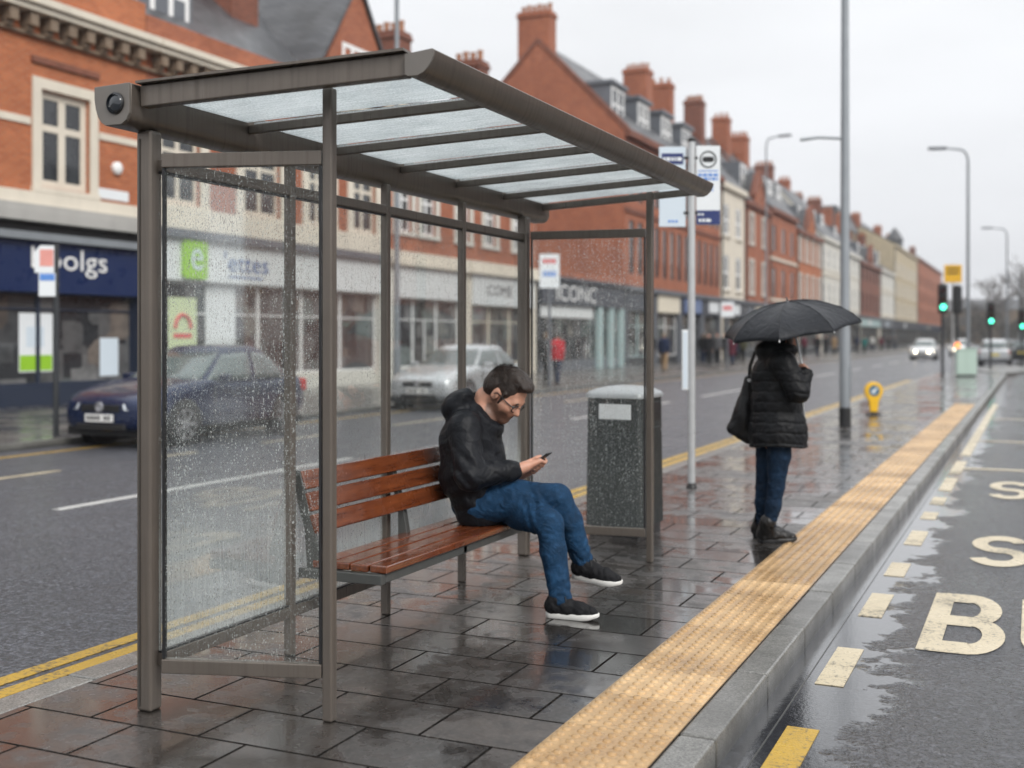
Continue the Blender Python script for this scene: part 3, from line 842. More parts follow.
# ================================================================== bus stop pole and flags
so = P(691.5, 488, 11.6); so.z = 0
bs = thing('bus_stop_pole', 'slim pale grey bus stop pole carrying two tall sign flags', 'bus stop', so, YAW)
m = MB(); m.tube((0, 0, 0), (0, 0, 3.46), .038, .038, 20); po = m.build('pole', M['steel'], bs, smooth=40)
m = MB(); m.lathe([(.055, 0), (.055, .012), (.041, .03), (.041, .05)], (0, 0, .001)); m.build('foot_collar', M['black'], po, smooth=40)
m = MB(); m.lathe([(.041, 0), (.041, .03), (.02, .045)], (0, 0, 3.46)); m.build('pole_cap', M['black'], po, smooth=40)
# local x = to the right of the photograph, local -y = towards the viewer
zt, zb_ = 3.42, 2.63


def bars(mb, x0, x1, z, h, y, n, r):
    """unreadable small print: short dashes"""
    x = x0
    while x < x1:
        wd = r.uniform(.018, .05); mb.box(x, min(x + wd, x1), y - .002, y, z, z + h); x += wd + .010


rr_ = random.Random(5)
f1 = MB(); f1.box(.045, .285, -.012, .012, zb_, zt); fl = f1.build('right_flag', M['sign_white'], bs, bevel=.004)
m = MB(); m.path([(.165 + .078 * math.cos(t), -.0135, 3.285 + .078 * math.sin(t)) for t in [2 * math.pi * i / 32 for i in range(33)]], .008, 6); m.build('roundel', M['grey_text'], fl)
m = MB(); m.prism(rrect(.058, .027, .025), (.165, -.0125, 3.285), (1, 0, 0), (0, 0, 1), (0, -.003, 0)); m.build('roundel_bar', M['black'], fl)
m = MB(); m.box(.065, .265, -.0145, -.0125, 3.165, 3.175)
for zz in (3.115, 3.075): bars(m, .065, .262, zz, .028, -.0125, 5, rr_)
for zz in (3.0, 2.97): bars(m, .07, .22, zz, .012, -.0125, 5, rr_)
m.build('small_print', M['sign_blue'], fl)
m = MB(); m.box(.047, .283, -.0145, -.0125, zb_ + .004, 2.775); nv = m.build('navy_band', M['sign_navy'], fl)
m = MB(); bars(m, .07, .2, 2.66, .03, -.0146, 5, rr_); bars(m, .06, .12, 2.725, .018, -.0146, 3, rr_); m.build('small_print', M['sign_white'], nv)
f2 = MB(); f2.box(-.325, -.06, -.012, .012, zb_ - .02, zt - .01); fl2 = f2.build('left_flag', M['sign_pale'], bs, bevel=.004)
m = MB(); m.box(-.30, -.085, -.0145, -.0125, 3.235, 3.345); hb = m.build('header_band', M['sign_navy'], fl2)
m = MB(); bars(m, -.285, -.10, 3.27, .035, -.0146, 5, rr_); m.build('small_print', M['sign_white'], hb)
m = MB(); bars(m, -.235, -.14, 2.655, .022, -.0125, 4, rr_); m.build('small_print', M['sign_blue'], fl2)
m = MB()
for zz in (3.3, 2.75): m.box(-.08, .06, -.02, .02, zz - .012, zz + .012)
m.build('flag_bracket', M['black'], bs, bevel=.003)
m = MB(); m.box(-.095, -.036, -.02, .03, .98, 1.58); tcs = m.build('timetable_case', M['sign_white'], bs, bevel=.006)
m = MB(); m.box(-.085, -.046, -.0215, -.0195, 1.0, 1.56); m.build('timetable', M['sign_pale'], tcs)
# ================================================================== buildings across the road
FX_ = FACX


def wall_front(mb, x, y0, y1, z0, z1, ops, dep=.16):
    ys = sorted({y0, y1, *[o[0] for o in ops], *[o[1] for o in ops]}); zs = sorted({z0, z1, *[o[2] for o in ops], *[o[3] for o in ops]})
    for i in range(len(ys) - 1):
        for j in range(len(zs) - 1):
            a, b, c, d = ys[i], ys[i + 1], zs[j], zs[j + 1]; my, mz = (a + b) / 2, (c + d) / 2
            if any(o[0] < my < o[1] and o[2] < mz < o[3] for o in ops): continue
            mb.quad((x, a, c), (x, b, c), (x, b, d), (x, a, d))
    for a, b, c, d in ops:
        q = x - dep
        mb.quad((x, a, c), (q, a, c), (q, a, d), (x, a, d)); mb.quad((x, b, c), (x, b, d), (q, b, d), (q, b, c))
        mb.quad((x, a, c), (x, b, c), (q, b, c), (q, a, c)); mb.quad((x, a, d), (q, a, d), (q, b, d), (x, b, d))


def window(par, off, x, y0, y1, z0, z1, cols=1, rows=(.5,), fm=None, sur=None, sw=.14, sill=True, fw=.07):
    """window frame (+ stone surround), pane and sill as sub-parts"""
    fm = fm or M['white']; q = x - .10
    m = MB(off)
    m.box(q - .05, q, y0, y0 + fw, z0, z1); m.box(q - .05, q, y1 - fw, y1, z0, z1)
    m.box(q - .05, q, y0 + fw, y1 - fw, z0, z0 + fw); m.box(q - .05, q, y0 + fw, y1 - fw, z1 - fw, z1)
    for i in range(1, cols):
        yc = y0 + (y1 - y0) * i / cols; m.box(q - .045, q - .005, yc - fw * .6, yc + fw * .6, z0 + fw, z1 - fw)
    for r_ in rows:
        zc = z0 + (z1 - z0) * r_; m.box(q - .043, q - .007, y0 + fw, y1 - fw, zc - fw * .45, zc + fw * .45)
    w_ = m.build('window', fm, par)
    m = MB(off); m.box(q - .035, q - .025, y0 + fw * .8, y1 - fw * .8, z0 + fw * .8, z1 - fw * .8); m.build('pane', M['pane'], w_)
    if sur:
        m = MB(off); e = .055
        m.box(x - .02, x + e, y0 - sw, y0 - .002, z0 - .02, z1 + sw); m.box(x - .02, x + e, y1 + .002, y1 + sw, z0 - .02, z1 + sw)
        m.box(x - .02, x + e - .004, y0 - .001, y1 + .001, z1 + .002, z1 + sw - .004); m.build('surround', sur, w_)
    if sill:
        m = MB(off); m.box(x - .1, x + .09, y0 - sw - .03, y1 + sw + .03, z0 - .14, z0 - .022); m.build('sill', sur or M['stone'], w_)
    return w_


def chimney(par, off, x, y, z0, z1, wx=1.5, wy=.9, pots=4, m_=None):
    m = MB(off); m.box(x - wx / 2, x + wx / 2, y - wy / 2, y + wy / 2, z0, z1 - .32)
    m.box(x - wx / 2 - .07, x + wx / 2 + .07, y - wy / 2 - .07, y + wy / 2 + .07, z1 - .32, z1 - .16)
    m.box(x - wx / 2 - .02, x + wx / 2 + .02, y - wy / 2 - .02, y + wy / 2 + .02, z1 - .16, z1)
    c_ = m.build('chimney', m_ or M['brick_dark'], par)
    for i in range(pots):
        xx = x - wx / 2 + wx * (i + .5) / pots; m = MB(off)
        m.lathe([(.13, 0), (.115, .3 + .06 * (i % 2)), (.145, .34 + .06 * (i % 2)), (.145, .40 + .06 * (i % 2))], (xx, y, z1), n=10); m.build('chimney_pot', M['terracotta'], c_, smooth=40)
    return c_


def shopfront(par, off, y0, y1, f0=2.6, f1=3.7, fm='grey_fascia', frame='dark_frame', x=FX_, pil='stone', ztop=4.2, bays=None, corn='lead', riser='dark_frame', door=None):
    pw = .32
    for a, b in ((y0 + .01, y0 + pw), (y1 - pw, y1 - .01)):
        m = MB(off); m.box(x - .4, x + .10, a, b, 0.001, f0 - .02 if pil == 'x' else f1); m.build('pilaster', M[pil], par)
    m = MB(off); m.box(x - .35, x + .16, y0 + pw + .003, y1 - pw - .003, f0, f1); fa = m.build('fascia', M[fm], par)
    m = MB(off); m.box(x - .2, x + .34, y0 + .01, y1 - .01, f1 + .003, f1 + .16); m.box(x - .2, x + .24, y0 + .012, y1 - .012, f1 + .163, ztop); m.build('shop_cornice', M[corn], par)
    n = bays or max(2, round((y1 - y0) / 2.2)); a0, a1 = y0 + pw + .003, y1 - pw - .003
    for i in range(n):
        a, b = a0 + (a1 - a0) * i / n, a0 + (a1 - a0) * (i + 1) / n
        m = MB(off); fr = .05; isd = door is not None and i == door
        zb = .05 if isd else .46
        m.box(x - .22, x - .12, a + .002, a + fr, zb, f0 - .002); m.box(x - .22, x - .12, b - fr, b - .002, zb, f0 - .002)
        m.box(x - .22, x - .12, a + fr, b - fr, zb, zb + fr); m.box(x - .22, x - .12, a + fr, b - fr, f0 - fr, f0 - .002)
        m.box(x - .215, x - .125, a + fr, b - fr, 2.12, 2.12 + fr * .8)
        if isd: m.box(x - .215, x - .125, (a + b) / 2 - .03, (a + b) / 2 + .03, zb + fr, 2.12)
        w_ = m.build('shop_door' if isd else 'shop_window', M[frame], par)
        m = MB(off); m.box(x - .18, x - .165, a + fr - .01, b - fr + .01, zb + fr - .01, f0 - fr + .01); m.build('pane', M['shop'], w_)
        if not isd:
            m = MB(off); m.box(x - .35, x - .08, a, b, 0.001, .459); m.build('stall_riser', M[riser], par)
    return fa


def side_shell(mb, x0, x1, y0, y1, z0, z1):
    """both party walls and the back"""
    mb.quad((x0, y0, z0), (x1, y0, z0), (x1, y0, z1), (x0, y0, z1)); mb.quad((x0, y1, z0), (x0, y1, z1), (x1, y1, z1), (x1, y1, z0))
    mb.quad((x0, y0, z0), (x0, y0, z1), (x0, y1, z1), (x0, y1, z0))


def gables(mb, x0, xr, x1, y0, y1, z, zr):
    for y in (y0, y1): mb.add([(x0, y, z), (x1, y, z), (xr, y, zr)], [(0, 1, 2)])


def ridge_roof(mb, x0, xr, x1, y0, y1, z, zr, over=.25, th=.16):
    k = (zr - z) / (x1 - xr)
    for s_, xe in ((1, x1 + over), (-1, x0 - over)):
        ze = z - over * k
        a, b = (xr, zr), (xe, ze)
        mb.prism([(a[0], a[1]), (b[0], b[1]), (b[0], b[1] + th), (a[0], a[1] + th)], (0, y0, 0), (1, 0, 0), (0, 0, 1), (0, y1 - y0, 0))


def dentil_cornice(par, off, y0, y1, z, mt, x=FX_, step=.55, proj=.42):
    m = MB(off)
    m.box(x - .1, x + .12, y0, y1, z - .46, z - .40)
    y = y0 + step / 2
    while y < y1:
        m.box(x - .1, x + proj - .08, y - .11, y + .11, z - .30, z - .002); m.box(x - .1, x + .2, y - .09, y + .09, z - .40, z - .30); y += step
    o = m.build('cornice', M['stone_brown'], par)
    m = MB(off); m.box(x - .1, x + proj, y0, y1, z, z + .14); m.box(x - .1, x + proj + .1, y0, y1, z + .142, z + .30); m.build('moulding', mt, o)
    return o


# ---- A: navy shop, red brick with cream dressings
oA = (FX_, 4, 0)
A = thing('corner_shop_building', 'red brick building with cream stone windows above a navy shop front', 'building', oA)
winsA = [(-.02 + c - .72, c + .72, 4.85, 7.0) for c in (7.4, 11.3, 15.4, 19.78)]
m = MB(oA); wall_front(m, FX_, 4, 22.4, 4.25, 8.6, winsA); side_shell(m, FX_ - 10, FX_, 4, 22.4, 0, 8.6)
m.box(FX_ - .35, FX_ - .02, 4.01, 22.39, 8.6, 9.75); m.build('wall', M['brick_orange'], A)
for a, b, c, d in winsA: window(A, oA, FX_, a, b, c, d, 2, (.62,), M['stone'], M['stone'], .24, fw=.17)
for a, b in [(4, winsA[0][0])] + [(winsA[i][1], winsA[i + 1][0]) for i in range(3)] + [(winsA[3][1], 22.4)]:
    m = MB(oA); m.box(FX_ - .02, FX_ + .035, a + .29, b - .29, 6.16, 6.32); m.build('string_course', M['stone'], A)
m = MB(oA); m.box(FX_ - .02, FX_ + .10, 4.01, 22.39, 4.42, 4.70); m.build('sill_band', M['stone'], A)
for yc in (11.3, 15.4, 19.78):
    m = MB(oA); m.box(FX_ - .02, FX_ + .07, yc - 1.0, yc + 1.0, 7.55, 7.68); m.build('brick_moulding', M['brick_dark'], A)
dentil_cornice(A, oA, 4.01, 22.39, 8.55, M['stone'])
m = MB(oA); m.prism([(-20.3, 9.7), (-25, 13.6), (-25, 13.8), (-20.15, 9.78)], (0, 4, 0), (1, 0, 0), (0, 0, 1), (0, 18.39, 0)); m.prism([(-25, 13.6), (-29.9, 9), (-29.9, 9.2), (-25, 13.8)], (0, 4, 0), (1, 0, 0), (0, 0, 1), (0, 18.39, 0))
m.build('roof', M['slate'], A)
fa = shopfront(A, oA, 4.2, 22.35, 2.5, 3.62, 'navy', 'navy_frame', pil='navy_frame', ztop=3.8, bays=6, corn='steel_paint', riser='navy_frame', door=2)
m = MB(oA); m.box(FX_ - .2, FX_ + .05, 4.21, 22.34, 3.803, 4.02); m.build('shadow_gap', M['black'], A)  # black strip painted in for the shaded recess under the cornice
m = MB(oA); m.box(FX_ - .2, FX_ + .36, 4.21, 22.38, 4.023, 4.25); m.box(FX_ - .2, FX_ + .28, 4.21, 22.38, 4.253, 4.40); m.build('shop_cornice', stone_mat('grey_lead_cornice', (.40, .39, .37)), A)
m = MB(oA); text_mb(m, 'boolgs', (FX_ + .16, 18.62, 2.87), (0, 1, 0), (0, 0, 1), 2.25, .62, (1, 0, 0), .03); m.build('lettering', M['white'], fa)
m = MB(oA); m.box(FX_ - .162, FX_ - .155, 18.6, 19.55, .75, 2.05); po_ = m.build('poster', M['sign_white'], A)
m = MB(oA); m.box(FX_ - .154, FX_ - .150, 18.62, 19.53, .78, 1.12); m.build('poster_band', M['green_sign'], po_)
m = MB(oA); m.box(FX_ - .154, FX_ - .150, 18.8, 19.3, 1.3, 1.75); m.build('poster_picture', M['sign_pale'], po_)
m = MB(oA); m.box(FX_ - .162, FX_ - .155, 21.0, 21.6, .6, 1.5); m.build('poster', M['sign_pale'], A)
m = MB(oA); m.lathe([(.15, 0), (.15, .08), (.1, .12)], (FX_, 21.35, 5.55), (1, 0, 0), 20); m.build('alarm_box', M['white'], A, smooth=40)
m = MB(oA); m.box(FX_ + .001, FX_ + .03, 20.75, 21.75, 4.78, 5.02); m.build('street_sign', M['sign_white'], A)
for yc in (10.0, 15.0):
    m = MB(oA); m.box(FX_ - 1.7, FX_ - .7, yc - .9, yc + .9, 9.9, 11.6); dm = m.build('dormer', M['lead'], A); window(dm, oA, FX_ - .6, yc - .8, yc + .8, 10.1, 11.4, 2, (.5,), M['white'])

# ---- B: white fascia shop, same terrace with a cross gable
oB = (FX_, 22.42, 0)
B = thing('gabled_shop_building', 'brick and cream stone building with a white shop fascia and lime green sign', 'building', oB)
winsB = [(c - w_ / 2, c + w_ / 2, 4.95, 7.1) for c, w_ in ((23.65, 1.5), (27.1, 1.7), (30.0, 1.2), (32.6, 1.4))]
m = MB(oB); wall_front(m, FX_, 22.42, 33.9, 4.55, 8.6, winsB); side_shell(m, FX_ - 10, FX_, 22.42, 33.9, 0, 8.6); m.box(FX_ - .35, FX_ - .02, 22.43, 33.89, 8.6, 9.5); m.build('wall', M['brick'], B)
for a, b, c, d in winsB: window(B, oB, FX_, a, b, c, d, 2, (.62,), M['stone'], M['stone'], .34, fw=.12)
m = MB(oB); m.box(FX_ - .02, FX_ + .14, 22.43, 33.89, 4.3, 4.86); m.build('stone_band', M['stone'], B)
dentil_cornice(B, oB, 22.43, 33.89, 8.55, M['stone'])
m = MB(oB); m.prism([(-20.3, 9.4), (-25, 13.4), (-25, 13.6), (-20.15, 9.48)], (0, 22.42, 0), (1, 0, 0), (0, 0, 1), (0, 11.48, 0)); m.prism([(-25, 13.4), (-29.9, 9), (-29.9, 9.2), (-25, 13.6)], (0, 22.42, 0), (1, 0, 0), (0, 0, 1), (0, 11.48, 0))
rfB = m.build('roof', M['slate'], B)
m = MB(oB); m.box(-22.2, -20.75, 22.62, 25.0, 9.5, 11.45); m.box(-22.4, -20.6, 22.5, 25.12, 11.453, 11.6); dm = m.build('dormer', M['lead'], B)
window(dm, oB, FX_ - .64, 22.75, 24.87, 9.75, 11.35, 3, (.5,), M['white'], fw=.15)
yc, zr, hwid = 32.2, 13.0, 2.6
m = MB(oB)
for s_ in (-1, 1): m.prism([(yc, zr), (yc + s_ * (hwid + .15), 9.4 - .2), (yc + s_ * (hwid + .15), 9.35), (yc, zr + .18)], (-19.9, 0, 0), (0, 1, 0), (0, 0, 1), (-6.5, 0, 0))
m.build('gable_roof', M['slate'], B)
m = MB(oB); m.prism([(yc - hwid + .1, 8.95), (yc + 1.69, 8.95), (yc + 1.69, zr - 2.4), (yc, zr - .05)], (-20.02, 0, 0), (0, 1, 0), (0, 0, 1), (-.3, 0, 0)); m.build('gable_wall', M['brick'], B)
window(B, oB, FX_ + .1, yc - .9, yc + .9, 9.3, 10.9, 3, (.55,), M['white'], sill=False, fw=.14)
chimney(rfB, oB, -23.0, 29.3, 10.8, 14.2, 1.5, 1.3, 4)
fa = shopfront(B, oB, 22.5, 33.8, 2.98, 4.05, 'pale_fascia', 'white', pil='stone_white', ztop=4.28, bays=5, corn='lead', riser='stone_white')
m = MB(oB); m.prism(rrect(.46, .5, .09), (FX_ + .16, 23.95, 3.53), (0, 1, 0), (0, 0, 1), (.10, 0, 0)); gs = m.build('green_sign', M['green_sign'], fa)
m = MB(oB); text_mb(m, 'e', (FX_ + .26, 23.75, 3.25), (0, 1, 0), (0, 0, 1), .46, .56, (1, 0, 0), .012); m.build('emblem', M['sign_pale'], gs)
m = MB(oB); text_mb(m, "'ettes", (FX_ + .16, 25.2, 3.30), (0, 1, 0), (0, 0, 1), 1.95, .52, (1, 0, 0), .02); m.build('lettering', M['blue_text'], fa)
m = MB(oB); m.box(FX_ + .162, FX_ + .168, 25.4, 26.9, 3.13, 3.18); m.build('small_print', M['blue_text'], fa)
m = MB(oB); m.box(FX_ - .118, FX_ - .10, 23.3, 24.4, .75, 2.55); po_ = m.build('poster', plain('lime_poster', (.55, .62, .38), .5, 0, .1), B)
m = MB(oB); m.path([(FX_ - .085, 23.85 + .3 * math.cos(t), 1.75 + .35 * math.sin(t)) for t in [math.pi * i / 10 for i in range(11)]], .05, 6); m.box(FX_ - .099, FX_ - .09, 23.5, 24.2, 1.5, 1.62); m.build('poster_motif', M['sign_red'], po_)
m = MB(oB); m.box(FX_ - .118, FX_ - .08, 24.75, 26.0, .1, 2.9); m.build('white_panel', M['pale_fascia'], B)

# ---- C: cream shops, brick above
oC = (FX_, 33.95, 0)
C3 = thing('cream_shop_building', 'brick upper floor over cream shop fronts with white windows, beside the lime green sign', 'building', oC)
winsC = [(c - .55, c + .55, 5.2, 7.5) for c in (35.2, 37.0, 39.8, 42.2, 45.0)]
m = MB(oC); wall_front(m, FX_, 33.95, 46.8, 4.5, 9.6, winsC); side_shell(m, FX_ - 10, FX_, 33.95, 46.8, 0, 9.6); gables(m, FX_ - 10, -25, FX_, 33.95, 46.8, 9.6, 12); m.build('wall', M['brick'], C3)
for a, b, c, d in winsC: window(C3, oC, FX_, a, b, c, d, 2, (.5,), M['white'], M['stone_white'], .24, fw=.09)
m = MB(oC); ridge_roof(m, FX_ - 10, -25, FX_, 33.95, 46.8, 9.62, 12.0); rf = m.build('roof', M['slate'], C3)
chimney(rf, oC, -24.5, 42.0, 11, 14.2, 1.4, 1.0, 4); chimney(rf, oC, -22.8, 46.0, 10, 13.7, 1.4, 1.0, 4)
dentil_cornice(C3, oC, 33.96, 46.79, 9.2, M['stone'], proj=.3)
fa = shopfront(C3, oC, 34.0, 39.9, 2.9, 4.0, 'pale_fascia', 'white', pil='stone_white', ztop=4.5, bays=3, corn='stone', riser='stone_white', door=1)
fa = shopfront(C3, oC, 40.0, 46.7, 2.8, 4.0, 'pale_fascia', 'offwhite', pil='stone', ztop=4.5, bays=3, corn='stone', riser='stone')
m = MB(oC); text_mb(m, 'COME', (FX_ + .16, 41.6, 3.2), (0, 1, 0), (0, 0, 1), 2.4, .42, (1, 0, 0), .02); m.build('lettering', M['grey_text'], fa)

# ---- D: low shop with dark fascia in front of the big gable
oD = (FX_, 46.85, 0)
D = thing('low_shop_building', 'single storey shop with dark fascia, white lettering and pale teal pillars', 'building', oD)
m = MB(oD); side_shell(m, FX_ - 10, FX_, 46.85, 58.9, 0, 4.5); m.box(FX_ - .3, FX_ + .02, 46.86, 58.89, 4.31, 4.6); m.build('wall', M['brick'], D)
m = MB(oD); m.box(FX_ - 9.9, FX_ - .31, 46.9, 58.85, 4.35, 4.48); m.build('roof', M['lead'], D)
fa = shopfront(D, oD, 46.9, 58.85, 3.05, 4.15, 'grey_fascia', 'dark_frame', pil='dark_frame', ztop=4.3, bays=6, corn='grey_fascia', riser='lead')
m = MB(oD); text_mb(m, 'ICONC', (FX_ + .16, 48.9, 3.22), (0, 1, 0), (0, 0, 1), 5.2, .74, (1, 0, 0), .03); m.build('lettering', M['white'], fa)
m = MB(oD); m.box(FX_ - .11, FX_ - .02, 47.3, 54.2, 2.45, 3.04); m.build('white_panel', M['pale_fascia'], D)
for yc in (55.0, 56.7, 58.3):
    m = MB(oD); m.box(FX_ - .11, FX_ + .14, yc - .22, yc + .22, .002, 3.045); m.build('pillar', M['teal'], D)

# ---- E: tall gabled brick building
oE = (FX_, 58.95, 0)
E = thing('tall_gable_building', 'tall red brick building with a bare gable end, wide chimney and white dormers', 'building', oE)
ey0, ey1, ez, er = 58.95, 79.6, 12.7, 17.8
ops = []
for y in np.arange(60.2, 79, 1.55): ops.append((float(y) - .42, float(y) + .42, 5.0, 7.9)); ops.append((float(y) - .42, float(y) + .42, 9.0, 11.3))
m = MB(oE); wall_front(m, FX_, ey0, ey1, 4.3, ez, ops, .12); side_shell(m, FX_ - 10, FX_, ey0, ey1, 0, ez); gables(m, FX_ - 10, -25, FX_, ey0, ey1, ez, er); m.build('wall', M['brick'], E)
for a, b, c, d in ops: window(E, oE, FX_ + .05, a, b, c, d, 1, (.55,), M['dark_frame'], None, .05, sill=False, fw=.06)
m = MB(oE)
for z_ in (8.3, 11.75): m.box(FX_ - .02, FX_ + .1, ey0 + .01, ey1 - .01, z_, z_ + .25)
m.box(FX_ - .1, FX_ + .35, ey0 + .01, ey1 - .01, 12.3, 12.66); m.build('string_course', M['brick_dark'], E)
m = MB(oE); ridge_roof(m, FX_ - 10, -25, FX_, ey0 + .3, ey1, ez + .05, er); rf = m.build('roof', M['slate'], E)
k = (er - ez) / 5
m = MB(oE)
for s_ in (-1, 1): m.prism([(-25, er + .02), (-25 + s_ * 5.2, ez - .18), (-25 + s_ * 5.2, ez + .12), (-25, er + .32)], (0, ey0 - .06, 0), (1, 0, 0), (0, 0, 1), (0, .35, 0))
m.build('gable_coping', M['brick_dark'], E)
chimney(E, oE, -25.3, ey0 + .55, 16.2, 19.6, 1.9, 1.0, 6, M['brick']); chimney(rf, oE, -25, 76.6, 16.5, 20.0, 1.7, 1.4, 5, M['brick'])
for yc in (60.6, 65.2, 69.8, 74.4):
    m = MB(oE); m.box(-24.0, -20.95, yc - 1.15, yc + 1.15, 13.1, 15.3); m.box(-24.2, -20.75, yc - 1.3, yc + 1.3, 15.303, 15.5); dm = m.build('dormer', M['lead'], E)
    window(dm, oE, FX_ - .82, yc - 1.05, yc + 1.05, 13.3, 15.2, 2, (.5,), M['white'], fw=.14)
m = MB(oE); m.tube((FX_ - 5.2, ey0 - .08, 4.6), (FX_ - 5.2, ey0 - .08, 13), .06); m.build('downpipe', M['stone_white'], E)
for i, (a, b, fm_, fr_) in enumerate(((59.0, 64.2, 'grey_fascia', 'teal'), (64.3, 69.4, 'offwhite', 'white'), (69.5, 74.6, 'navy', 'dark_frame'), (74.7, 79.5, 'grey_fascia', 'dark_frame'))):
    fa = shopfront(E, oE, a, b, 3.0, 4.05, fm_, fr_, pil='lead', ztop=4.32, corn='lead')
    if i == 2:
        m = MB(oE); m.box(FX_ + .162, FX_ + .2, a + .6, b - .6, 3.1, 3.95); m.build('sign_board', plain('dusty_blue_board', (.14, .19, .33), .5), fa)
m = MB(oE); m.box(FX_ + .162, FX_ + .2, 76, 78.5, 3.2, 3.9); m.build('sign_board', M['sign_white'], E)

# ---- terrace further along: (y0, y1, wall, eave, ridge, window kind, label)
FARS = [
    (79.65, 87.0, 'stone', 12.5, 17.6, 'pair', 'cream fronted house with tall paired windows, next to the tall gable building', 'tall'),
    (87.05, 96.0, 'brick', 12.0, 18.0, 'white', 'red brick terrace house with white windows next to the cream fronted house', 'box'),
    (96.05, 108.0, 'brick', 12.4, 18.3, 'dark', 'red brick terrace house with dark windows under a row of white dormers', 'dorm'),
    (108.05, 121.5, 'brick_orange', 11.6, 17.2, 'white', 'orange brick terrace house with white windows behind the raised umbrella', None),
    (121.55, 136.0, 'stone_white', 12.1, 17.9, 'pair', 'white rendered terrace house left of the tall grey lamp post', None),
    (136.05, 150.0, 'stone_white', 11.6, 16.6, 'pair', 'white rendered terrace house right behind the tall grey lamp post', None),
    (150.05, 171.0, 'brick_dark', 11.2, 16.4, 'dark', 'dark red brick house with a low slate roof before the pale house', None),
    (171.05, 189.0, 'stone_white', 11.4, 15.0, 'pair', 'pale house between dark red brick and the tall yellow stone block', None),
    (189.05, 228.0, 'stone_yellow', 16.2, 19.0, 'pair', 'tall yellow stone block with a corner turret far down the street', 'turret'),
    (228.05, 290.0, 'brick', 16.6, 18.6, 'dark', 'flat topped red brick block at the far end of the street', None),
]
SHOPC = ['grey_fascia', 'lead', 'navy_frame', 'grey_fascia', 'offwhite', 'dark_frame', 'teal', 'lead', 'grey_fascia', 'navy_frame']
for i, (y0, y1, wm, ze, zr, wk, lab, ex) in enumerate(FARS):
    o_ = (FX_, y0, 0); T = thing('terrace_house', lab, 'building', o_, 0, 'far terrace along the main road')
    rows = [(4.95, 7.4), (8.8, 11.0)] if ze < 14 else [(4.95, 7.2), (8.3, 10.4), (11.6, 13.6)]
    n = max(2, int((y1 - y0) / (3.0 if ze < 14 else 4.2))); ops = []
    ww = .62 if wk != 'pair' else .85
    for r_ in rows:
        for j in range(n):
            yc = y0 + (y1 - y0) * (j + .5) / n; ops.append((yc - ww, yc + ww, r_[0], r_[1]))
    m = MB(o_); wall_front(m, FX_, y0, y1, 4.3, ze, ops, .10); side_shell(m, FX_ - 10, FX_, y0, y1, 0, ze); gables(m, FX_ - 10, -25, FX_, y0, y1, ze, zr); m.build('wall', M[wm], T)
    for q in ops: window(T, o_, FX_ + .055, *q, 2 if wk == 'pair' else 1, (.5,), M['dark_frame'] if wk == 'dark' else M['white'], M['stone_white'] if wk == 'white' else None, .2, sill=wk != 'dark', fw=.13 if wk != 'dark' else .07)
    m = MB(o_); ridge_roof(m, FX_ - 10, -25, FX_, y0, y1, ze + .05, zr); rf = m.build('roof', M['slate'], T)
    m = MB(o_); m.tube((FX_ + .09, y0 + .25, 4.4), (FX_ + .09, y0 + .25, ze - .4), .06, .06, 8); m.build('downpipe', M['dark_frame'], T)
    if i in (1, 3, 6):
        yc = (y0 + y1) / 2 + .6; gw = 1.9
        m = MB(o_); m.prism([(yc - gw, ze - .02), (yc + gw, ze - .02), (yc + gw, ze + .5), (yc, ze + 2.6), (yc - gw, ze + .5)], (FX_ + .12, 0, 0), (0, 1, 0), (0, 0, 1), (-.5, 0, 0)); gg = m.build('gablet', M[wm], T)
        m = MB(o_)
        for s_ in (-1, 1): m.prism([(yc, ze + 2.62), (yc + s_ * (gw + .1), ze + .52), (yc + s_ * (gw + .1), ze + .72), (yc, ze + 2.85)], (FX_ + .2, 0, 0), (0, 1, 0), (0, 0, 1), (-.4, 0, 0))
        m.build('coping', M['brick_dark'], gg)
        m = MB(o_); m.prism([(yc - gw, ze), (yc + gw, ze), (yc, ze + 2.5)], (FX_ - .385, 0, 0), (0, 1, 0), (0, 0, 1), (-3.2, 0, 0)); m.build('gablet_roof', M['slate'], gg)
        window(gg, o_, FX_ + .22, yc - .5, yc + .5, ze + .35, ze + 1.6, 1, (.5,), M['white'], sill=False, fw=.1)
    if i in (2, 4, 7):
        for z_ in (8.05, 4.6): m = MB(o_); m.box(FX_ - .02, FX_ + .12, y0 + .02, y1 - .02, z_, z_ + .22); m.build('string_course', M['stone'], T)
    m = MB(o_); m.box(FX_ - .1, FX_ + .3, y0 + .01, y1 - .01, ze - .4, ze - .03); m.build('cornice', M['brick_dark'] if 'brick' in wm else M[wm], T)
    for a in [y0 + .6] + ([y0 + (y1 - y0) * .55] if (y1 - y0) > 9 else []): chimney(rf, o_, -25 + RND.uniform(-1, 1.2), a + RND.uniform(0, 1.6), zr - 1.6, zr + RND.uniform(1.1, 2.3), RND.uniform(1.1, 1.8), RND.uniform(.8, 1.4), RND.choice((3, 4, 5)), M['brick_dark'] if i % 2 else M['brick'])
    fa = shopfront(T, o_, y0 + .05, y1 - .05, 3.0, 4.05, SHOPC[i], 'dark_frame', pil=('stone', 'lead', 'dark_frame')[i % 3], ztop=4.32, corn='lead')
    m = MB(o_); yb = y0 + (y1 - y0) * .35; m.box(FX_ + .162, FX_ + .2, yb, yb + 2.6, 3.2, 3.9); m.build('sign_board', M[('sign_white', 'offwhite', 'pale_fascia', 'sign_pale')[i % 4]], fa)
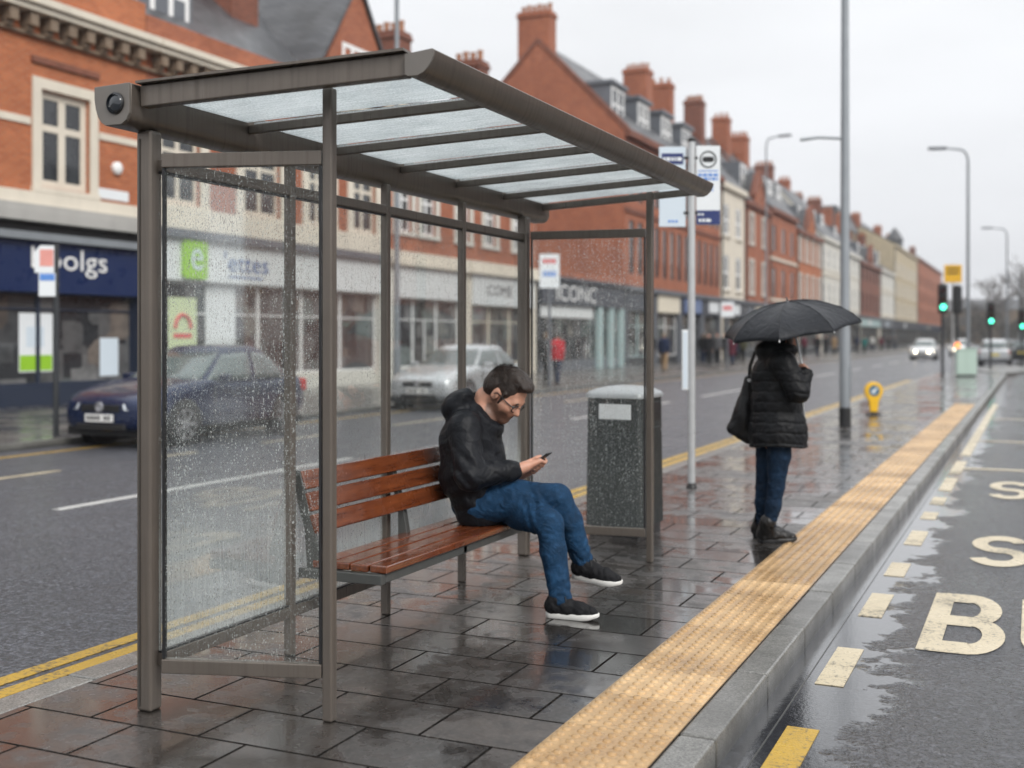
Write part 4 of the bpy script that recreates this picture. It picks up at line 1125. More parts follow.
    if ex is None and ze < 14:
        for j in [q for q in range(max(1, int((y1 - y0) / 5.5))) if (q + i) % 3]:
            yc = y0 + 2.6 + j * 5.2
            m = MB(o_); m.box(-23.8, -21.2, yc - .95, yc + .95, ze + .9, ze + 2.9); dm = m.build('dormer', M['lead'], T); window(dm, o_, FX_ - 1.05, yc - .85, yc + .85, ze + 1.1, ze + 2.8, 2, (.5,), M['white'], fw=.15)
    if ex in ('dorm', 'box'):
        for yc in ((98.0, 101.6, 105.2) if ex == 'dorm' else (91.5,)):
            m = MB(o_); m.box(-24.2, -21.1, yc - 1.2, yc + 1.2, 13.0, 15.4); dm = m.build('dormer', M['lead'], T); window(dm, o_, FX_ - .95, yc - 1.1, yc + 1.1, 13.2, 15.2, 2, (.5,), M['white'], fw=.16)
    if ex == 'turret':
        m = MB(o_); m.lathe([(1.3, 14), (1.3, 17.6), (1.5, 17.8), (.8, 19), (.05, 20)], (FX_ - 1.4, y0 + 14, 0), n=14); m.build('turret', M['slate'], T)
# brown mansard behind
o_ = (FX_ - 5, 175, 0); T = thing('mansard_building', 'brown stone building with a grey mansard roof rising behind the far terrace', 'building', o_)
m = MB(o_); m.box(FX_ - 16, FX_ - 5.2, 175, 226, 0, 17.6); m.build('wall', M['stone_brown'], T)
m = MB(o_); m.prism([(-36.2, 17.603), (-25, 17.603), (-26.6, 21), (-34.6, 21)], (0, 174.8, 0), (1, 0, 0), (0, 0, 1), (0, 51.4, 0)); m.build('roof', M['slate'], T)
# building closing the end of the street, and a low range on the right
o_ = (-6, 330, 0); T = thing('end_block', 'low brown building closing the far end of the street behind bare trees', 'building', o_)
m = MB(o_)
ops = [(x - 1, x + 1, z_, z_ + 2.2) for x in np.arange(-22, 42, 5.0) for z_ in (4.5, 8.5)]
m.box(-26, 46, 332.1, 344, -.1, 9)
for a in np.arange(-26, 46, 5.0): m.box(a, a + 2.4, 331.8, 332.1, -.1, 9)
m.build('wall', M['stone_brown'], T)
m = MB(o_)
for x in np.arange(-23, 43, 5.0):
    for z_ in (1, 4.8): m.box(float(x) - .3, float(x) + 1.9, 331.95, 332.09, z_, z_ + 2.4)
m.build('window', M['pane'], T)
m = MB(o_); m.prism([(331.5, 9.003), (344.5, 9.003), (338, 12)], (-26.4, 0, 0), (0, 1, 0), (0, 0, 1), (72.8, 0, 0)); m.build('roof', M['slate'], T)
for i, (x0, x1, y0, y1, h_, lab) in enumerate(((14, 24, 40, 110, 9, 'long low brown brick range on the right side of the bus road'), (14, 26, 120, 300, 11, 'pale stone range beyond the brown range on the right'))):
    o_ = (x0, y0, 0); T = thing('side_range', lab, 'building', o_)
    m = MB(o_); m.box(x0, x1, y0, y1, -.1, h_); m.build('wall', M[('brick_dark', 'stone_brown')[i]], T)
    m = MB(o_); m.prism([(x0 - .3, h_ + .003), (x1 + .3, h_ + .003), ((x0 + x1) / 2, h_ + 4)], (0, y0, 0), (1, 0, 0), (0, 0, 1), (0, y1 - y0, 0)); m.build('roof', M['slate'], T)
    for yy in np.arange(y0 + 3, y1 - 2, 6.0):
        for z_ in (1.2, 5.0): m = MB(o_); m.box(x0 - .05, x0 - .001, float(yy), float(yy) + 1.6, z_, z_ + 2); m.build('window', M['pane'], T)
# ================================================================== street furniture
SP = M['steel_paint']


def arc_arm(p0, rise, out, r=.045):
    """pole top bending over into an outreach arm"""
    p0 = Vector(p0); out = Vector(out); L = out.length; u = out / L
    pts = [p0]
    for i in range(1, 9):
        t = i / 8 * math.pi / 2; pts.append(p0 + Vector((0, 0, rise * math.sin(t))) + u * (.35 * L * (1 - math.cos(t))))
    pts.append(p0 + Vector((0, 0, rise + .06)) + u * L)
    return pts


def street_lamp(label, x, y, h, out, z0=0.0, r0=.09, base_black=False):
    t = thing('street_lamp', label, 'street lamp', (x, y, z0), 0, 'street lamps')
    m = MB(); m.path([(0, 0, 0), (0, 0, 1.3), (0, 0, 1.32), (0, 0, h - .5)], [r0, r0, r0 * .78, r0 * .55], 16); m.build('column', SP, t, smooth=40)
    pts = arc_arm((0, 0, h - .51), .5, out)
    m = MB(); m.path(pts, [r0 * .52] * (len(pts) - 1) + [.035], 10); m.build('arm', SP, t, smooth=50)
    e = pts[-1]; u = Vector(out).normalized(); s_ = Vector((-u.y, u.x, 0))
    m = MB(); m.obox(e + u * .3 + Vector((0, 0, .0)), u * .36, s_ * .13, (0, 0, .055)); hd = m.build('lantern', M['lead'], t, bevel=.03)
    m = MB(); m.obox(e + u * .36 + Vector((0, 0, -.059)), u * .22, s_ * .1, (0, 0, .006)); m.build('lens', M['sign_white'], hd)
    if base_black:
        m = MB(); m.tube((0, 0, .001), (0, 0, .34), r0 + .008, r0 + .006, 18); m.build('base_band', M['black'], t, smooth=40)
    return t


# tall near column, its top above the frame
o = P(845, 427, 19.55); o.z = 0
t = thing('lamp_column', 'tall grey lamp column with black base band standing behind the raised umbrella', 'street lamp', o)
m = MB(); m.path([(0, 0, 0), (0, 0, 1.6), (0, 0, 1.63), (0, 0, 10.4)], [.092, .092, .084, .05], 20); m.build('column', SP, t, smooth=40)
m = MB(); m.tube((0, 0, .001), (0, 0, .33), .101, .099, 20); m.build('base_band', M['black'], t, smooth=40)
R_ = Vector((CA, SA, 0))
m = MB(); m.path([R_ * .03 + Vector((0, 0, 4.86)), R_ * -.45 + Vector((0, 0, 4.88)), R_ * -.75 + Vector((0, 0, 4.84))], [.025, .025, .03], 8); m.build('bracket_arm', SP, t, smooth=40)
pts = arc_arm((0, 0, 10.35), .6, (-1.6, 0, 0)); m = MB(); m.path(pts, .045, 10); m.build('arm', SP, t, smooth=50)
e = pts[-1]; m = MB(); m.obox(e + Vector((-.3, 0, 0)), (.36, 0, 0), (0, .13, 0), (0, 0, .055)); m.build('lantern', M['lead'], t, bevel=.03)
m = MB(); m.box(.06, .098, -.05, .05, .5, 1.0); m.build('service_door', SP, t, bevel=.004)

street_lamp('tall grey street lamp behind the bus shelter roof, partly seen through its glass', -13.65, 23.7, 11.5, (1.5, 0, 0), 0, .09)
street_lamp('grey street lamp before the brick terrace, its arm reaching right over the road', -13.5, 64.0, 12.5, (.75, -.1, 0), 0, .085)
a = P(968, 376, 47); street_lamp('tall grey street lamp with arm to the left beside the green cabinet', a.x, a.y, 9.15, (-.85, -.3, 0), 0, .095)
a = P(1007, 360, 79); street_lamp('grey street lamp with arm to the left beyond the silver estate car', a.x, a.y, 9.05, (-.95, -.3, 0), ROADZ, .095)
a = P(1019, 350, 140); street_lamp('far thin street lamp against the bare trees', a.x, a.y, 9.0, (-1.3, -.4, 0), ROADZ, .09)

# keep-left beacon
o = P(873.5, 415, 22.6); o.z = 0
kb = thing('keep_left_bollard', 'small yellow keep left bollard with round blue arrow disc on the pavement', 'bollard', o, YAW)
m = MB(); m.prism([(-.07, .06), (.07, .06), (.09, .26)] + [(.175 * math.cos(t_), .47 + .175 * math.sin(t_)) for t_ in [math.radians(-25 + 230 * i / 16) for i in range(17)]] + [(-.09, .26)], (0, -.05, 0), (1, 0, 0), (0, 0, 1), (0, .10, 0))
kbm = m.build('body', plain('bollard_yellow', (.80, .46, .015), .35), kb, bevel=.012)
m = MB(); m.lathe([(.105, 0), (.105, .006), (.0, .006)], (0, -.0505, .475), (0, -1, 0), 24); dsc = m.build('disc', plain('bollard_blue', (.03, .13, .22), .35), kbm)
m = MB(); q = Vector((-.7, 0, -.7)); s_ = Vector((.7, 0, -.7)); c0 = Vector((0, -.058, .475))
m.add([c0 + q * -.075 + s_ * .018, c0 + q * .01 + s_ * .018, c0 + q * .01 + s_ * .05, c0 + q * .078, c0 + q * .01 - s_ * .05, c0 + q * .01 - s_ * .018, c0 + q * -.075 - s_ * .018], [(0, 1, 2, 3, 4, 5, 6)])
m.build('arrow', M['sign_white'], dsc)
m = MB(); m.box(-.12, .12, -.11, .11, .001, .035); m.box(-.05, .05, -.045, .045, .036, .075); m.build('base', M['black'], kb, bevel=.006)

# traffic signals
GRN = emit('green_light', (.10, 1.0, .62), 2.8); DRED = plain('unlit_red', (.07, .008, .008), .3); DAMB = plain('unlit_amber', (.08, .03, .004), .3)


def signal(label, x, y, zt, z0=0.0, lit=True, back=False):
    t = thing('traffic_light', label, 'traffic light', (x, y, z0), YAW * .45, 'traffic lights on the crossing')
    m = MB(); m.tube((0, .13, 0), (0, .13, zt + .1), .057, .057, 12); m.build('pole', M['dark_frame'], t, smooth=40)
    m = MB(); m.box(-.14, .14, -.08, .07, zt - 1.02, zt); hd = m.build('signal_head', M['black'], t, bevel=.03)
    m = MB(); m.box(-.18, .18, .072, .085, zt - 1.07, zt + .05); m.build('backing_board', M['black'], t)
    for k, mt in enumerate((DRED, DAMB, GRN if lit else plain('unlit_green', (.005, .05, .03), .3))):
        if back: continue
        zz = zt - .19 - k * .32
        m = MB(); m.lathe([(.105, 0), (.10, .02), (.06, .035), (.0, .04)], (0, -.081, zz), (0, -1, 0), 20); m.build('lens', mt, hd, smooth=50)
        m = MB(); n_ = 12; vs = []; fs = []
        for i in range(n_ + 1):
            an = math.pi * i / n_
            for rr in (.115, .125):
                for yy in (-.08, -.26): vs.append((rr * math.cos(an), yy, zz + rr * math.sin(an)))
        for i in range(n_):
            b_ = i * 4
            for p_, q_ in ((0, 1), (1, 3), (3, 2), (2, 0)): fs.append((b_ + p_, b_ + q_, b_ + 4 + q_, b_ + 4 + p_))
        m.add(vs, fs); m.build('visor', M['black'], hd)
    return t


a = P(943, 377, 44.6); signal('traffic light showing green on the pavement, left of the yellow sign board', a.x, a.y, 3.52)
a = P(957.5, 375, 46.5); t = signal('traffic light turned away, under the yellow sign board', a.x, a.y, 3.55, 0, False, True)
m = MB(); m.box(-.05, .05, .03, .12, 1.05, 1.35); bx = m.build('push_button_box', M['black'], t); m = MB(); m.lathe([(.13, 0), (.11, .05), (0, .07)], (0, .025, 1.2), (0, -1, 0), 14); m.build('amber_lamp', emit('amber_lamp_light', (1, .28, .08), 1.1), bx)
a = P(953, 273, 46.9); o = Vector((a.x, a.y, 0))
yb = thing('yellow_sign', 'square yellow notice board with dark lettering high on a slim pole', 'sign', o, YAW * .6)
m = MB(); m.box(-.34, .34, -.02, .02, 3.74, 4.46); sg = m.build('sign_board', M['sign_yellow'], yb, bevel=.01)
m = MB(); r5 = random.Random(2)
for zz in (4.25, 4.08): bars(m, -.24, .24, zz, .09, -.0205, 5, r5)
m.build('small_print', M['black'], sg); m = MB(); m.tube((0, .06, 0), (0, .06, 4.5), .04, .04, 12); m.build('pole', M['steel'], yb, smooth=40)
a = P(991, 369, 56.0); signal('middle traffic light showing green, in front of the silver estate car', a.x, a.y, 3.15, .002)
a = P(1022, 366, 61.0); signal('right traffic light showing green on the island', a.x, a.y, 2.95, .002)
o = P(966, 377, 45.4); o.z = 0
cb = thing('utility_cabinet', 'pale green utility cabinet standing on the pavement beside the traffic lights', 'cabinet', o, YAW * .5)
cabm = plain('pale_green_cabinet', (.50, .64, .56), .45, 0, .08)
m = MB(); m.box(-.37, .37, -.18, .18, .06, 1.05); m.build('body', cabm, cb, bevel=.01)
m = MB(); m.box(-.40, .40, -.21, .21, 1.052, 1.10); m.build('top', cabm, cb, bevel=.01)
m = MB(); m.box(-.34, .34, -.16, .16, .0005, .058); m.build('plinth', M['dark_frame'], cb)
for x0, x1 in ((-.35, -.005), (.005, .35)): m = MB(); m.box(x0, x1, -.192, -.181, .1, 1.0); m.build('door', cabm, cb, bevel=.004)

# parking sign at far kerb
o = P(56, 435, 17.9); o.z = 0
pk = thing('parking_sign', 'parking sign on a dark pole in front of the navy shop', 'sign', o, YAW + math.radians(16))
m = MB(); m.tube((0, 0, 0), (0, 0, 2.95), .045, .045, 14); m.build('pole', M['dark_frame'], pk, smooth=40)
m = MB(); m.prism([(-.30, 2.50), (-.02, 2.50), (-.02, 2.92), (-.22, 2.92), (-.30, 2.82)], (0, -.06, 0), (1, 0, 0), (0, 0, 1), (0, -.015, 0)); s1 = m.build('sign_plate', M['sign_white'], pk)
m = MB(); m.box(-.225, -.03, -.078, -.0755, 2.60, 2.86); m.build('red_panel', plain('sign_salmon', (.70, .30, .26), .4), s1)
m = MB(); m.box(-.24, -.0, -.075, -.06, 2.14, 2.495); s2 = m.build('sign_plate', M['sign_white'], pk)
m = MB(); m.box(-.225, -.012, -.078, -.0755, 2.38, 2.485); m.build('blue_panel', M['sign_blue'], s2)
m = MB(); m.box(-.06, .05, -.06, .03, 2.3, 2.34); m.box(-.06, .05, -.06, .03, 2.7, 2.74); m.build('bracket', M['dark_frame'], pk)


def flag_sign(label, px, py0, py1, wpx, pby, x, cols):
    th = math.atan((px - 512) / FPX) - YAW
    y = x / math.tan(th); d = -x * SA + y * CA
    z1, z0 = CAMH - (py0 - 338) / FPX * d, CAMH - (py1 - 338) / FPX * d; wd = wpx * d / FPX
    t = thing('road_sign', label, 'sign', (x, y, 0), YAW)
    m = MB(); m.tube((0, .05, 0), (0, .05, z1 + .05), .045, .045, 12); m.build('pole', M['lead'], t, smooth=40)
    m = MB(); m.box(-wd / 2, wd / 2, -.015, .003, z0, z1); s_ = m.build('sign_plate', M['sign_white'], t)
    r_ = random.Random(int(px))
    for mt, a, b, in cols:
        m = MB(); h_ = (b - a) * (z1 - z0); x0 = -wd * .33
        while x0 < wd * .33:
            w_ = r_.uniform(.05, .11); m.box(x0, min(x0 + w_, wd * .34), -.019, -.0152, z0 + a * (z1 - z0), z0 + b * (z1 - z0)); x0 += w_ + .02
        m.build('print', M[mt], s_)
    m = MB(); m.box(-.04, .04, .003, .1, z1 - .15, z1 - .1); m.build('bracket', M['lead'], t)


flag_sign('white sign with red and blue lettering on a pole before the dark fascia shop', 549.5, 254, 288, 20, 0, -13.5, (('sign_red', .72, .86), ('sign_blue', .34, .44), ('sign_blue', .46, .5)))
flag_sign('white sign with red lettering on a pole, left of the umbrella', 727.5, 302, 317, 13, 0, -13.5, (('sign_red', .45, .75),))

# ================================================================== cars
def car_mesh(L, H, kind):
    """returns dict of MBs; x across (0 centre), y from nose(0) to tail(L)"""
    hw = .87
    if kind == 'hatch':
        st = [(0.0, .32, .64, .62), (.05, .24, .71, .72), (.22, .20, .79, .81), (.6, .18, .89, .86), (1.0, .18, .96, .875), (1.35, .18, .985, .88), (2.0, .18, .98, .88), (2.8, .18, .97, .88), (3.4, .18, .99, .875), (L - .25, .22, .99, .84), (L - .06, .30, .93, .76), (L, .40, .80, .68)]
        cab0 = (1.02, L - .22); cab1 = (1.95, L - .85)
    else:
        st = [(0.0, .34, .62, .60), (.06, .26, .70, .70), (.22, .20, .76, .80), (.6, .18, .86, .86), (1.0, .18, .93, .88), (1.4, .18, .97, .885), (2.2, .18, .98, .89), (3.2, .18, .99, .89), (3.8, .18, 1.0, .885), (L - .2, .22, 1.0, .85), (L - .05, .30, .95, .80), (L, .40, .85, .74)]
        cab0 = (1.08, L - .05); cab1 = (1.95, L - .35)
    body = MB(); rings = []
    for y, zb, zt, w_ in st:
        half = [(w_ * .80, zb), (w_ * .965, zb + .10), (w_, zb + (zt - zb) * .42), (w_ * .985, zb + (zt - zb) * .72), (w_ * .945, zt - .045), (w_ * .85, zt), (w_ * .42, zt + .028)]
        rings.append([(a, y, b) for a, b in half] + [(-a, y, b) for a, b in reversed(half)])
    loft(body, rings)

    def cabp(u, v):
        """u 0..1 around (0 at front centre), v 0..1 belt to roof"""
        zb = .90; z = zb + (H - .02 - zb) * v
        y0 = cab0[0] + (cab1[0] - cab0[0]) * (v ** .92); y1 = cab0[1] + (cab1[1] - cab0[1]) * (v ** 1.25)
        w_ = .83 - .235 * v ** 1.35
        t = 2 * math.pi * u; c, s_ = math.cos(t), math.sin(t)
        e = .46
        cy, ry = (y0 + y1) / 2, (y1 - y0) / 2
        return Vector((w_ * math.copysign(abs(s_) ** e, s_), cy - ry * math.copysign(abs(c) ** e, c), z - v * (.055 * (math.copysign(abs(c) ** e, c)) ** 2 + (.05 if c < 0 else 0) * abs(c))))

    cabin = MB(); N_ = 64; rings = []
    for v in (-.12, 0, .2, .4, .6, .8, .92, 1.0): rings.append([tuple(cabp(k / N_, max(0, v)) + (Vector((0, 0, -.12)) if v < 0 else Vector())) for k in range(N_)])
    top = rings[-1]; cxx = sum(p[1] for p in top) / N_
    rings.append([(p[0] * .82, cxx + (p[1] - cxx) * .9, H) for p in top]); rings.append([(p[0] * .4, cxx + (p[1] - cxx) * .5, H + .022) for p in top])
    loft(cabin, rings)

    def fr(pt, side):      # find u on ring by side/y fraction
        return pt

    def patch(mb, us, v0, v1, off=.010, nv=5):
        vs = []; fs = []; n = len(us)
        for j in range(nv + 1):
            v = v0 + (v1 - v0) * j / nv
            for u in us:
                p = cabp(u, v); du = cabp(u + .002, v) - cabp(u - .002, v); dv = cabp(u, min(1, v + .02)) - cabp(u, v - .02)
                nn = du.cross(dv).normalized()
                if nn.dot(p - Vector((0, cxx, .9))) < 0: nn = -nn
                vs.append(p + nn * off)
        for j in range(nv):
            for i in range(n - 1): fs.append((j * n + i, j * n + i + 1, j * n + n + i + 1, j * n + n + i))
        mb.add(vs, fs)

    def us_between(ya, yb, side, v=.5, n=12):
        """parameter values along one flank between two lengthwise positions at height v"""
        out = []
        y0 = cab0[0] + (cab1[0] - cab0[0]) * (v ** .92); y1 = cab0[1] + (cab1[1] - cab0[1]) * (v ** 1.25); cy, ry = (y0 + y1) / 2, (y1 - y0) / 2
        for i in range(n + 1):
            y = ya + (yb - ya) * i / n; k = max(-1, min(1, (cy - y) / ry)); c = math.copysign(abs(k) ** (1 / .46), k)
            u = math.acos(max(-1, min(1, c))) / (2 * math.pi); out.append(u if side > 0 else 1 - u)
        return out
    glass = {}
    lin_ = lambda a, b, n: [a + (b - a) * i / n for i in range(n + 1)]
    # windscreen / rear screen use the broad faces round u=0 and u=.5 (|s|^e nearly full width within them)
    m = MB(); patch(m, [((x_ if x_ >= 0 else x_)) for x_ in [math.copysign(abs(q) ** 2.15 * .125, q) for q in lin_(-1, 1, 16)]], .10, .93); glass['windscreen'] = [m]
    m = MB(); patch(m, [.5 + math.copysign(abs(q) ** 2.15 * .125, q) for q in lin_(-1, 1, 16)], .22, .9); glass['rear_window'] = [m]
    sides = []
    yb0, ym, yb1 = cab0[0] + .72, (cab0[0] + cab0[1]) / 2 + .12, cab0[1] - (.62 if kind == 'hatch' else .4)
    for s_ in (1, -1):
        for a, b in ((yb0, ym - .05), (ym + .05, yb1)):
            m = MB(); patch(m, us_between(a, b, s_), .08, .84); sides.append(m)
    glass['side_window'] = sides
    return body, cabin, glass, hw


def make_car(label, paint, L=4.15, H=1.46, kind='hatch', lights=False, group=None):
    t = thing('car', label, 'car', (0, 0, 0), 0, group)
    body, cabin, glass, hw = car_mesh(L, H, kind)
    wy = (.82, L - .78); wr = .325
    b = body.build('body', paint, t, smooth=60)
    sb = b.modifiers.new('smooth', 'SUBSURF'); sb.levels = 1; sb.render_levels = 2
    cabin.build('cabin', paint, t, smooth=60)
    for nm, ms in glass.items():
        for m in ms:
            w_ = m.build(nm, M['carglass'], t, smooth=60); so_ = w_.modifiers.new('thick', 'SOLIDIFY'); so_.thickness = .006; so_.offset = 0
    for s_ in (1, -1):
        for y in wy:
            m = MB(); m.lathe([(.375, -.2), (.375, .0), (.36, .004)], (s_ * (.872), y, wr), (s_, 0, 0), 28); m.build('wheel_arch', M['black'], t, smooth=40)
            m = MB(); m.lathe([(.2, -.19), (wr - .03, -.19), (wr, -.16), (wr, -.03), (wr - .025, 0), (.225, .0), (.215, -.03)], (s_ * .885, y, wr), (s_, 0, 0), 32); wl = m.build('wheel', M['tyre'], t, smooth=40)
            m = MB(); m.lathe([(.222, -.03), (.222, -.004), (.205, -.004), (.198, -.04)], (s_ * .885, y, wr), (s_, 0, 0), 28)
            for k in range(7):
                an = 2 * math.pi * k / 7; dr = Vector((0, math.cos(an), math.sin(an))); tn = Vector((0, -dr.z, dr.y))
                m.obox(Vector((s_ * .866, y, wr)) + dr * .115, dr * .095, tn * .022, (.012, 0, 0))
            m.lathe([(.05, -.03), (.05, -.006), (.0, .0)], (s_ * .885, y, wr), (s_, 0, 0), 14)
            m.build('rim', M['rim'], wl, smooth=40)
        # mirrors, handles, lamps
        m = MB(); m.obox((s_ * .96, 1.62, .98), (.10, 0, 0), (0, .05, 0), (0, 0, .065)); m.build('mirror', paint, t, bevel=.03, seg=3)
        for y in (2.35, 3.2): m = MB(); m.obox((s_ * .882, y, .80), (.012, 0, 0), (0, .08, 0), (0, 0, .013)); m.build('door_handle', paint, t, bevel=.005)
        for y in (1.5, 2.55): m = MB(); m.obox((s_ * .8745, y, .58), (.006, 0, 0), (0, .004, 0), (0, 0, .30)); m.build('door_gap', M['black'], t)
        m = MB(); vs = [Vector((s_ * (a + .015), y - .045, z + .008)) for a, y, z in ((.40, .045, .64), (.43, .035, .55), (.66, .095, .55), (.775, .28, .64), (.785, .46, .745), (.64, .2, .715))]
        m.prism([(0, 0)] * 3, (0, 0, 0), (1, 0, 0), (0, 1, 0), (0, 0, 0)) if False else m.add(vs + [v + Vector((-s_ * .10, .12, -.01)) for v in vs], [(0, 1, 2, 3, 4, 5), (11, 10, 9, 8, 7, 6)] + [(i, (i + 1) % 6, 6 + (i + 1) % 6, 6 + i) for i in range(6)])
        m.build('headlight', emit('lit_headlight', (1, .88, .62), 30.0) if lights else M['headlight'], t, bevel=.01)
        m = MB(); m.obox((s_ * .70, L - .13, .80), (.11, 0, 0), (0, .085, 0), (0, 0, .11)); m.build('tail_light', M['tail'], t, bevel=.04, seg=3)
    m = MB(); m.obox((0, .018, .585), (.36, 0, 0), (0, .03, 0), (0, 0, .052)); m.build('grille', M['black'], t, bevel=.012)
    m = MB(); m.lathe([(.075, 0), (.075, .02), (.055, .024), (.055, .01), (0, .01)], (0, -.008, .60), (0, -1, 0), 20); m.build('badge', M['rim'], t, smooth=40)
    m = MB(); m.obox((0, .03, .31), (.46, 0, 0), (0, .04, 0), (0, 0, .05)); m.build('air_intake', M['black'], t, bevel=.02)
    m = MB(); m.obox((0, -.022, .445), (.26, 0, 0), (0, .008, 0), (0, 0, .056)); pl = m.build('number_plate', M['plate'], t)
    m = MB(); r_ = random.Random(3)
    for k in range(7):
        if k != 4: m.box(-.22 + k * .064, -.22 + k * .064 + .042, -.0325, -.0305, .415, .475)
    m.build('plate_print', M['black'], pl)
    m = MB(); m.obox((0, L + .008, .66), (.26, 0, 0), (0, .008, 0), (0, 0, .056)); m.build('number_plate', plain('rear_plate', (.7, .55, .05)), t)
    m = MB(); m.box(-.80, .80, .18, L - .2, .17, .30); m.build('underbody', M['black'], t)
    return t


def car_paint(name, col, metal=.35):
    b = NB(name); n = b.noise(b.coord(), 45, 3, .7); n2 = b.noise(b.coord(), 4, 2)
    b.p(Base_Color=b.mix(n2, tuple(k * .85 for k in col), tuple(min(1, k * 1.15) for k in col)), Metallic=metal, Roughness=b.rng(n, .4, .7, .2, .36), Coat_Weight=.6, Coat_Roughness=.05, Normal=b.bump(b.rng(n, .5, .6, 0, 1), .25, .002))
    return b.m


blue = car_paint('dark_blue_car_paint', (.004, .0135, .055)); silver = car_paint('silver_car_paint', (.55, .57, .58), .5); whitec = car_paint('white_car_paint', (.7, .71, .71), 0); darkc = car_paint('charcoal_car_paint', (.05, .055, .06))
c_ = make_car('dark blue hatchback parked at the far kerb in front of the navy shop', blue, 4.1, 1.47, 'hatch', False, 'cars on the road')
c_.location = (-12.33, 12.85, ROADZ)
c_ = make_car('pale silver hatchback parked behind the rain covered shelter glass', silver, 4.2, 1.43, 'hatch', False, 'cars on the road')
c_.location = (-12.33, 22.3, ROADZ)
wc = make_car('white oncoming car with its headlights lit', whitec, 4.2, 1.5, 'hatch', True, 'cars on the road')
wc.location = (-7.4, 88, ROADZ)
dup(wc, (-6.0, 108, ROADZ), 0, 'second oncoming car with lit headlights, just right of and behind the first', 'cars on the road')
ec = make_car('silver estate car seen from behind beyond the traffic lights', silver, 4.5, 1.52, 'estate', False, 'cars on the road')
ec.location = (-2.1, 75.2, ROADZ); ec.rotation_euler = (0, 0, math.pi)
dk = make_car('charcoal car driving away to the right of the silver estate', darkc, 4.4, 1.5, 'estate', False, 'cars on the road')
dk.location = (-.75, 86, ROADZ); dk.rotation_euler = (0, 0, math.pi)
dup(dk, (-2.6, 128, ROADZ), math.pi, 'distant charcoal car ahead of the silver estate', 'cars on the road')

# ================================================================== bare trees at the far end
barkm = plain('winter_bark', (.11, .09, .08), .8, 0, .3, 2)


def bare_tree(label, x, y, h, seed, spread=1.0):
    r_ = random.Random(seed); t = thing('bare_tree', label, 'tree', (x, y, ROADZ), 0, 'bare winter trees at the end of the street')
    tr, cr_ = MB(), MB()

    def grow(p, d, L, rad, lev):
        n = 3; pts = [p]; dd = d.copy()
        for i in range(n):
            dd = (dd + Vector((r_.uniform(-.18, .18), r_.uniform(-.18, .18), r_.uniform(-.02, .12)))).normalized(); pts.append(pts[-1] + dd * L / n)
        (tr if lev == 0 else cr_).path(pts, [max(.055, rad * (1 - .35 * i / n)) for i in range(n + 1)], 6 if lev < 2 else 4, cap=lev == 0)
        if lev >= 5: return
        for k in range(3 if lev else 5):
            s_ = r_.uniform(.45, 1.0) if k else 1.0
            q = pts[0].lerp(pts[-1], s_) if s_ < 1 else pts[-1]
            az = r_.uniform(0, 6.28); tilt = r_.uniform(.35, .85) * spread
            ax = Vector((math.cos(az), math.sin(az), 0)); nd = (dd * math.cos(tilt) + ax * math.sin(tilt)).normalized()
            grow(q, nd, L * r_.uniform(.6, .78), rad * .58, lev + 1)
    grow(Vector((0, 0, 0)), Vector((0, 0, 1)), h * .3, h * .022, 0)
    tr.build('trunk', barkm, t, smooth=60); cr_.build('crown', barkm, t, smooth=60)


for i, (x, y, h_, lab) in enumerate(((-5.0, 318, 27, 'tallest bare winter tree at the end of the bus road'), (-10.5, 322, 22, 'bare winter tree left of the tallest one at the far end'), (.5, 310, 25, 'bare winter tree at the right edge of the view'), (-15, 324, 17, 'smallest bare winter tree, left in the row at the road end'), (8.5, 200, 16, 'bare winter tree on the right pavement'))):
    bare_tree(lab, x, y, h_, 20 + i)
# evergreen scrub closing the street under the trees
o_ = (4, 300, 0)
t = thing('hedge', 'dark hedge across the road end below the bare trees', 'hedge', o_)
m = MB(o_); r_ = random.Random(8)
for k in range(12000):
    a = r_.uniform(-24, 34); hh = (6.5 + 2 * math.sin(a * .5) + 1.5 * math.sin(a * 1.3)); c0 = Vector((a, 300 + r_.gauss(0, 1.2), r_.uniform(0, 1) ** .7 * hh)); d1 = Vector((r_.gauss(0, 1), r_.gauss(0, 1), r_.gauss(0, 1))).normalized() * .28; d2 = d1.cross(Vector((r_.gauss(0, 1), r_.gauss(0, 1), r_.gauss(0, 1)))).normalized() * .2
    m.quad(c0 - d1, c0 + d2, c0 + d1, c0 - d2)
m.build('foliage', plain('winter_hedge', (.07, .06, .05), .8, 0, .3, 1), t)
m = MB(o_)
for a in np.arange(-23, 34, 1.5): m.tube((float(a), 300, -.1), (float(a), 300, 3), .06, .03, 5)
m.build('stem', barkm, t)
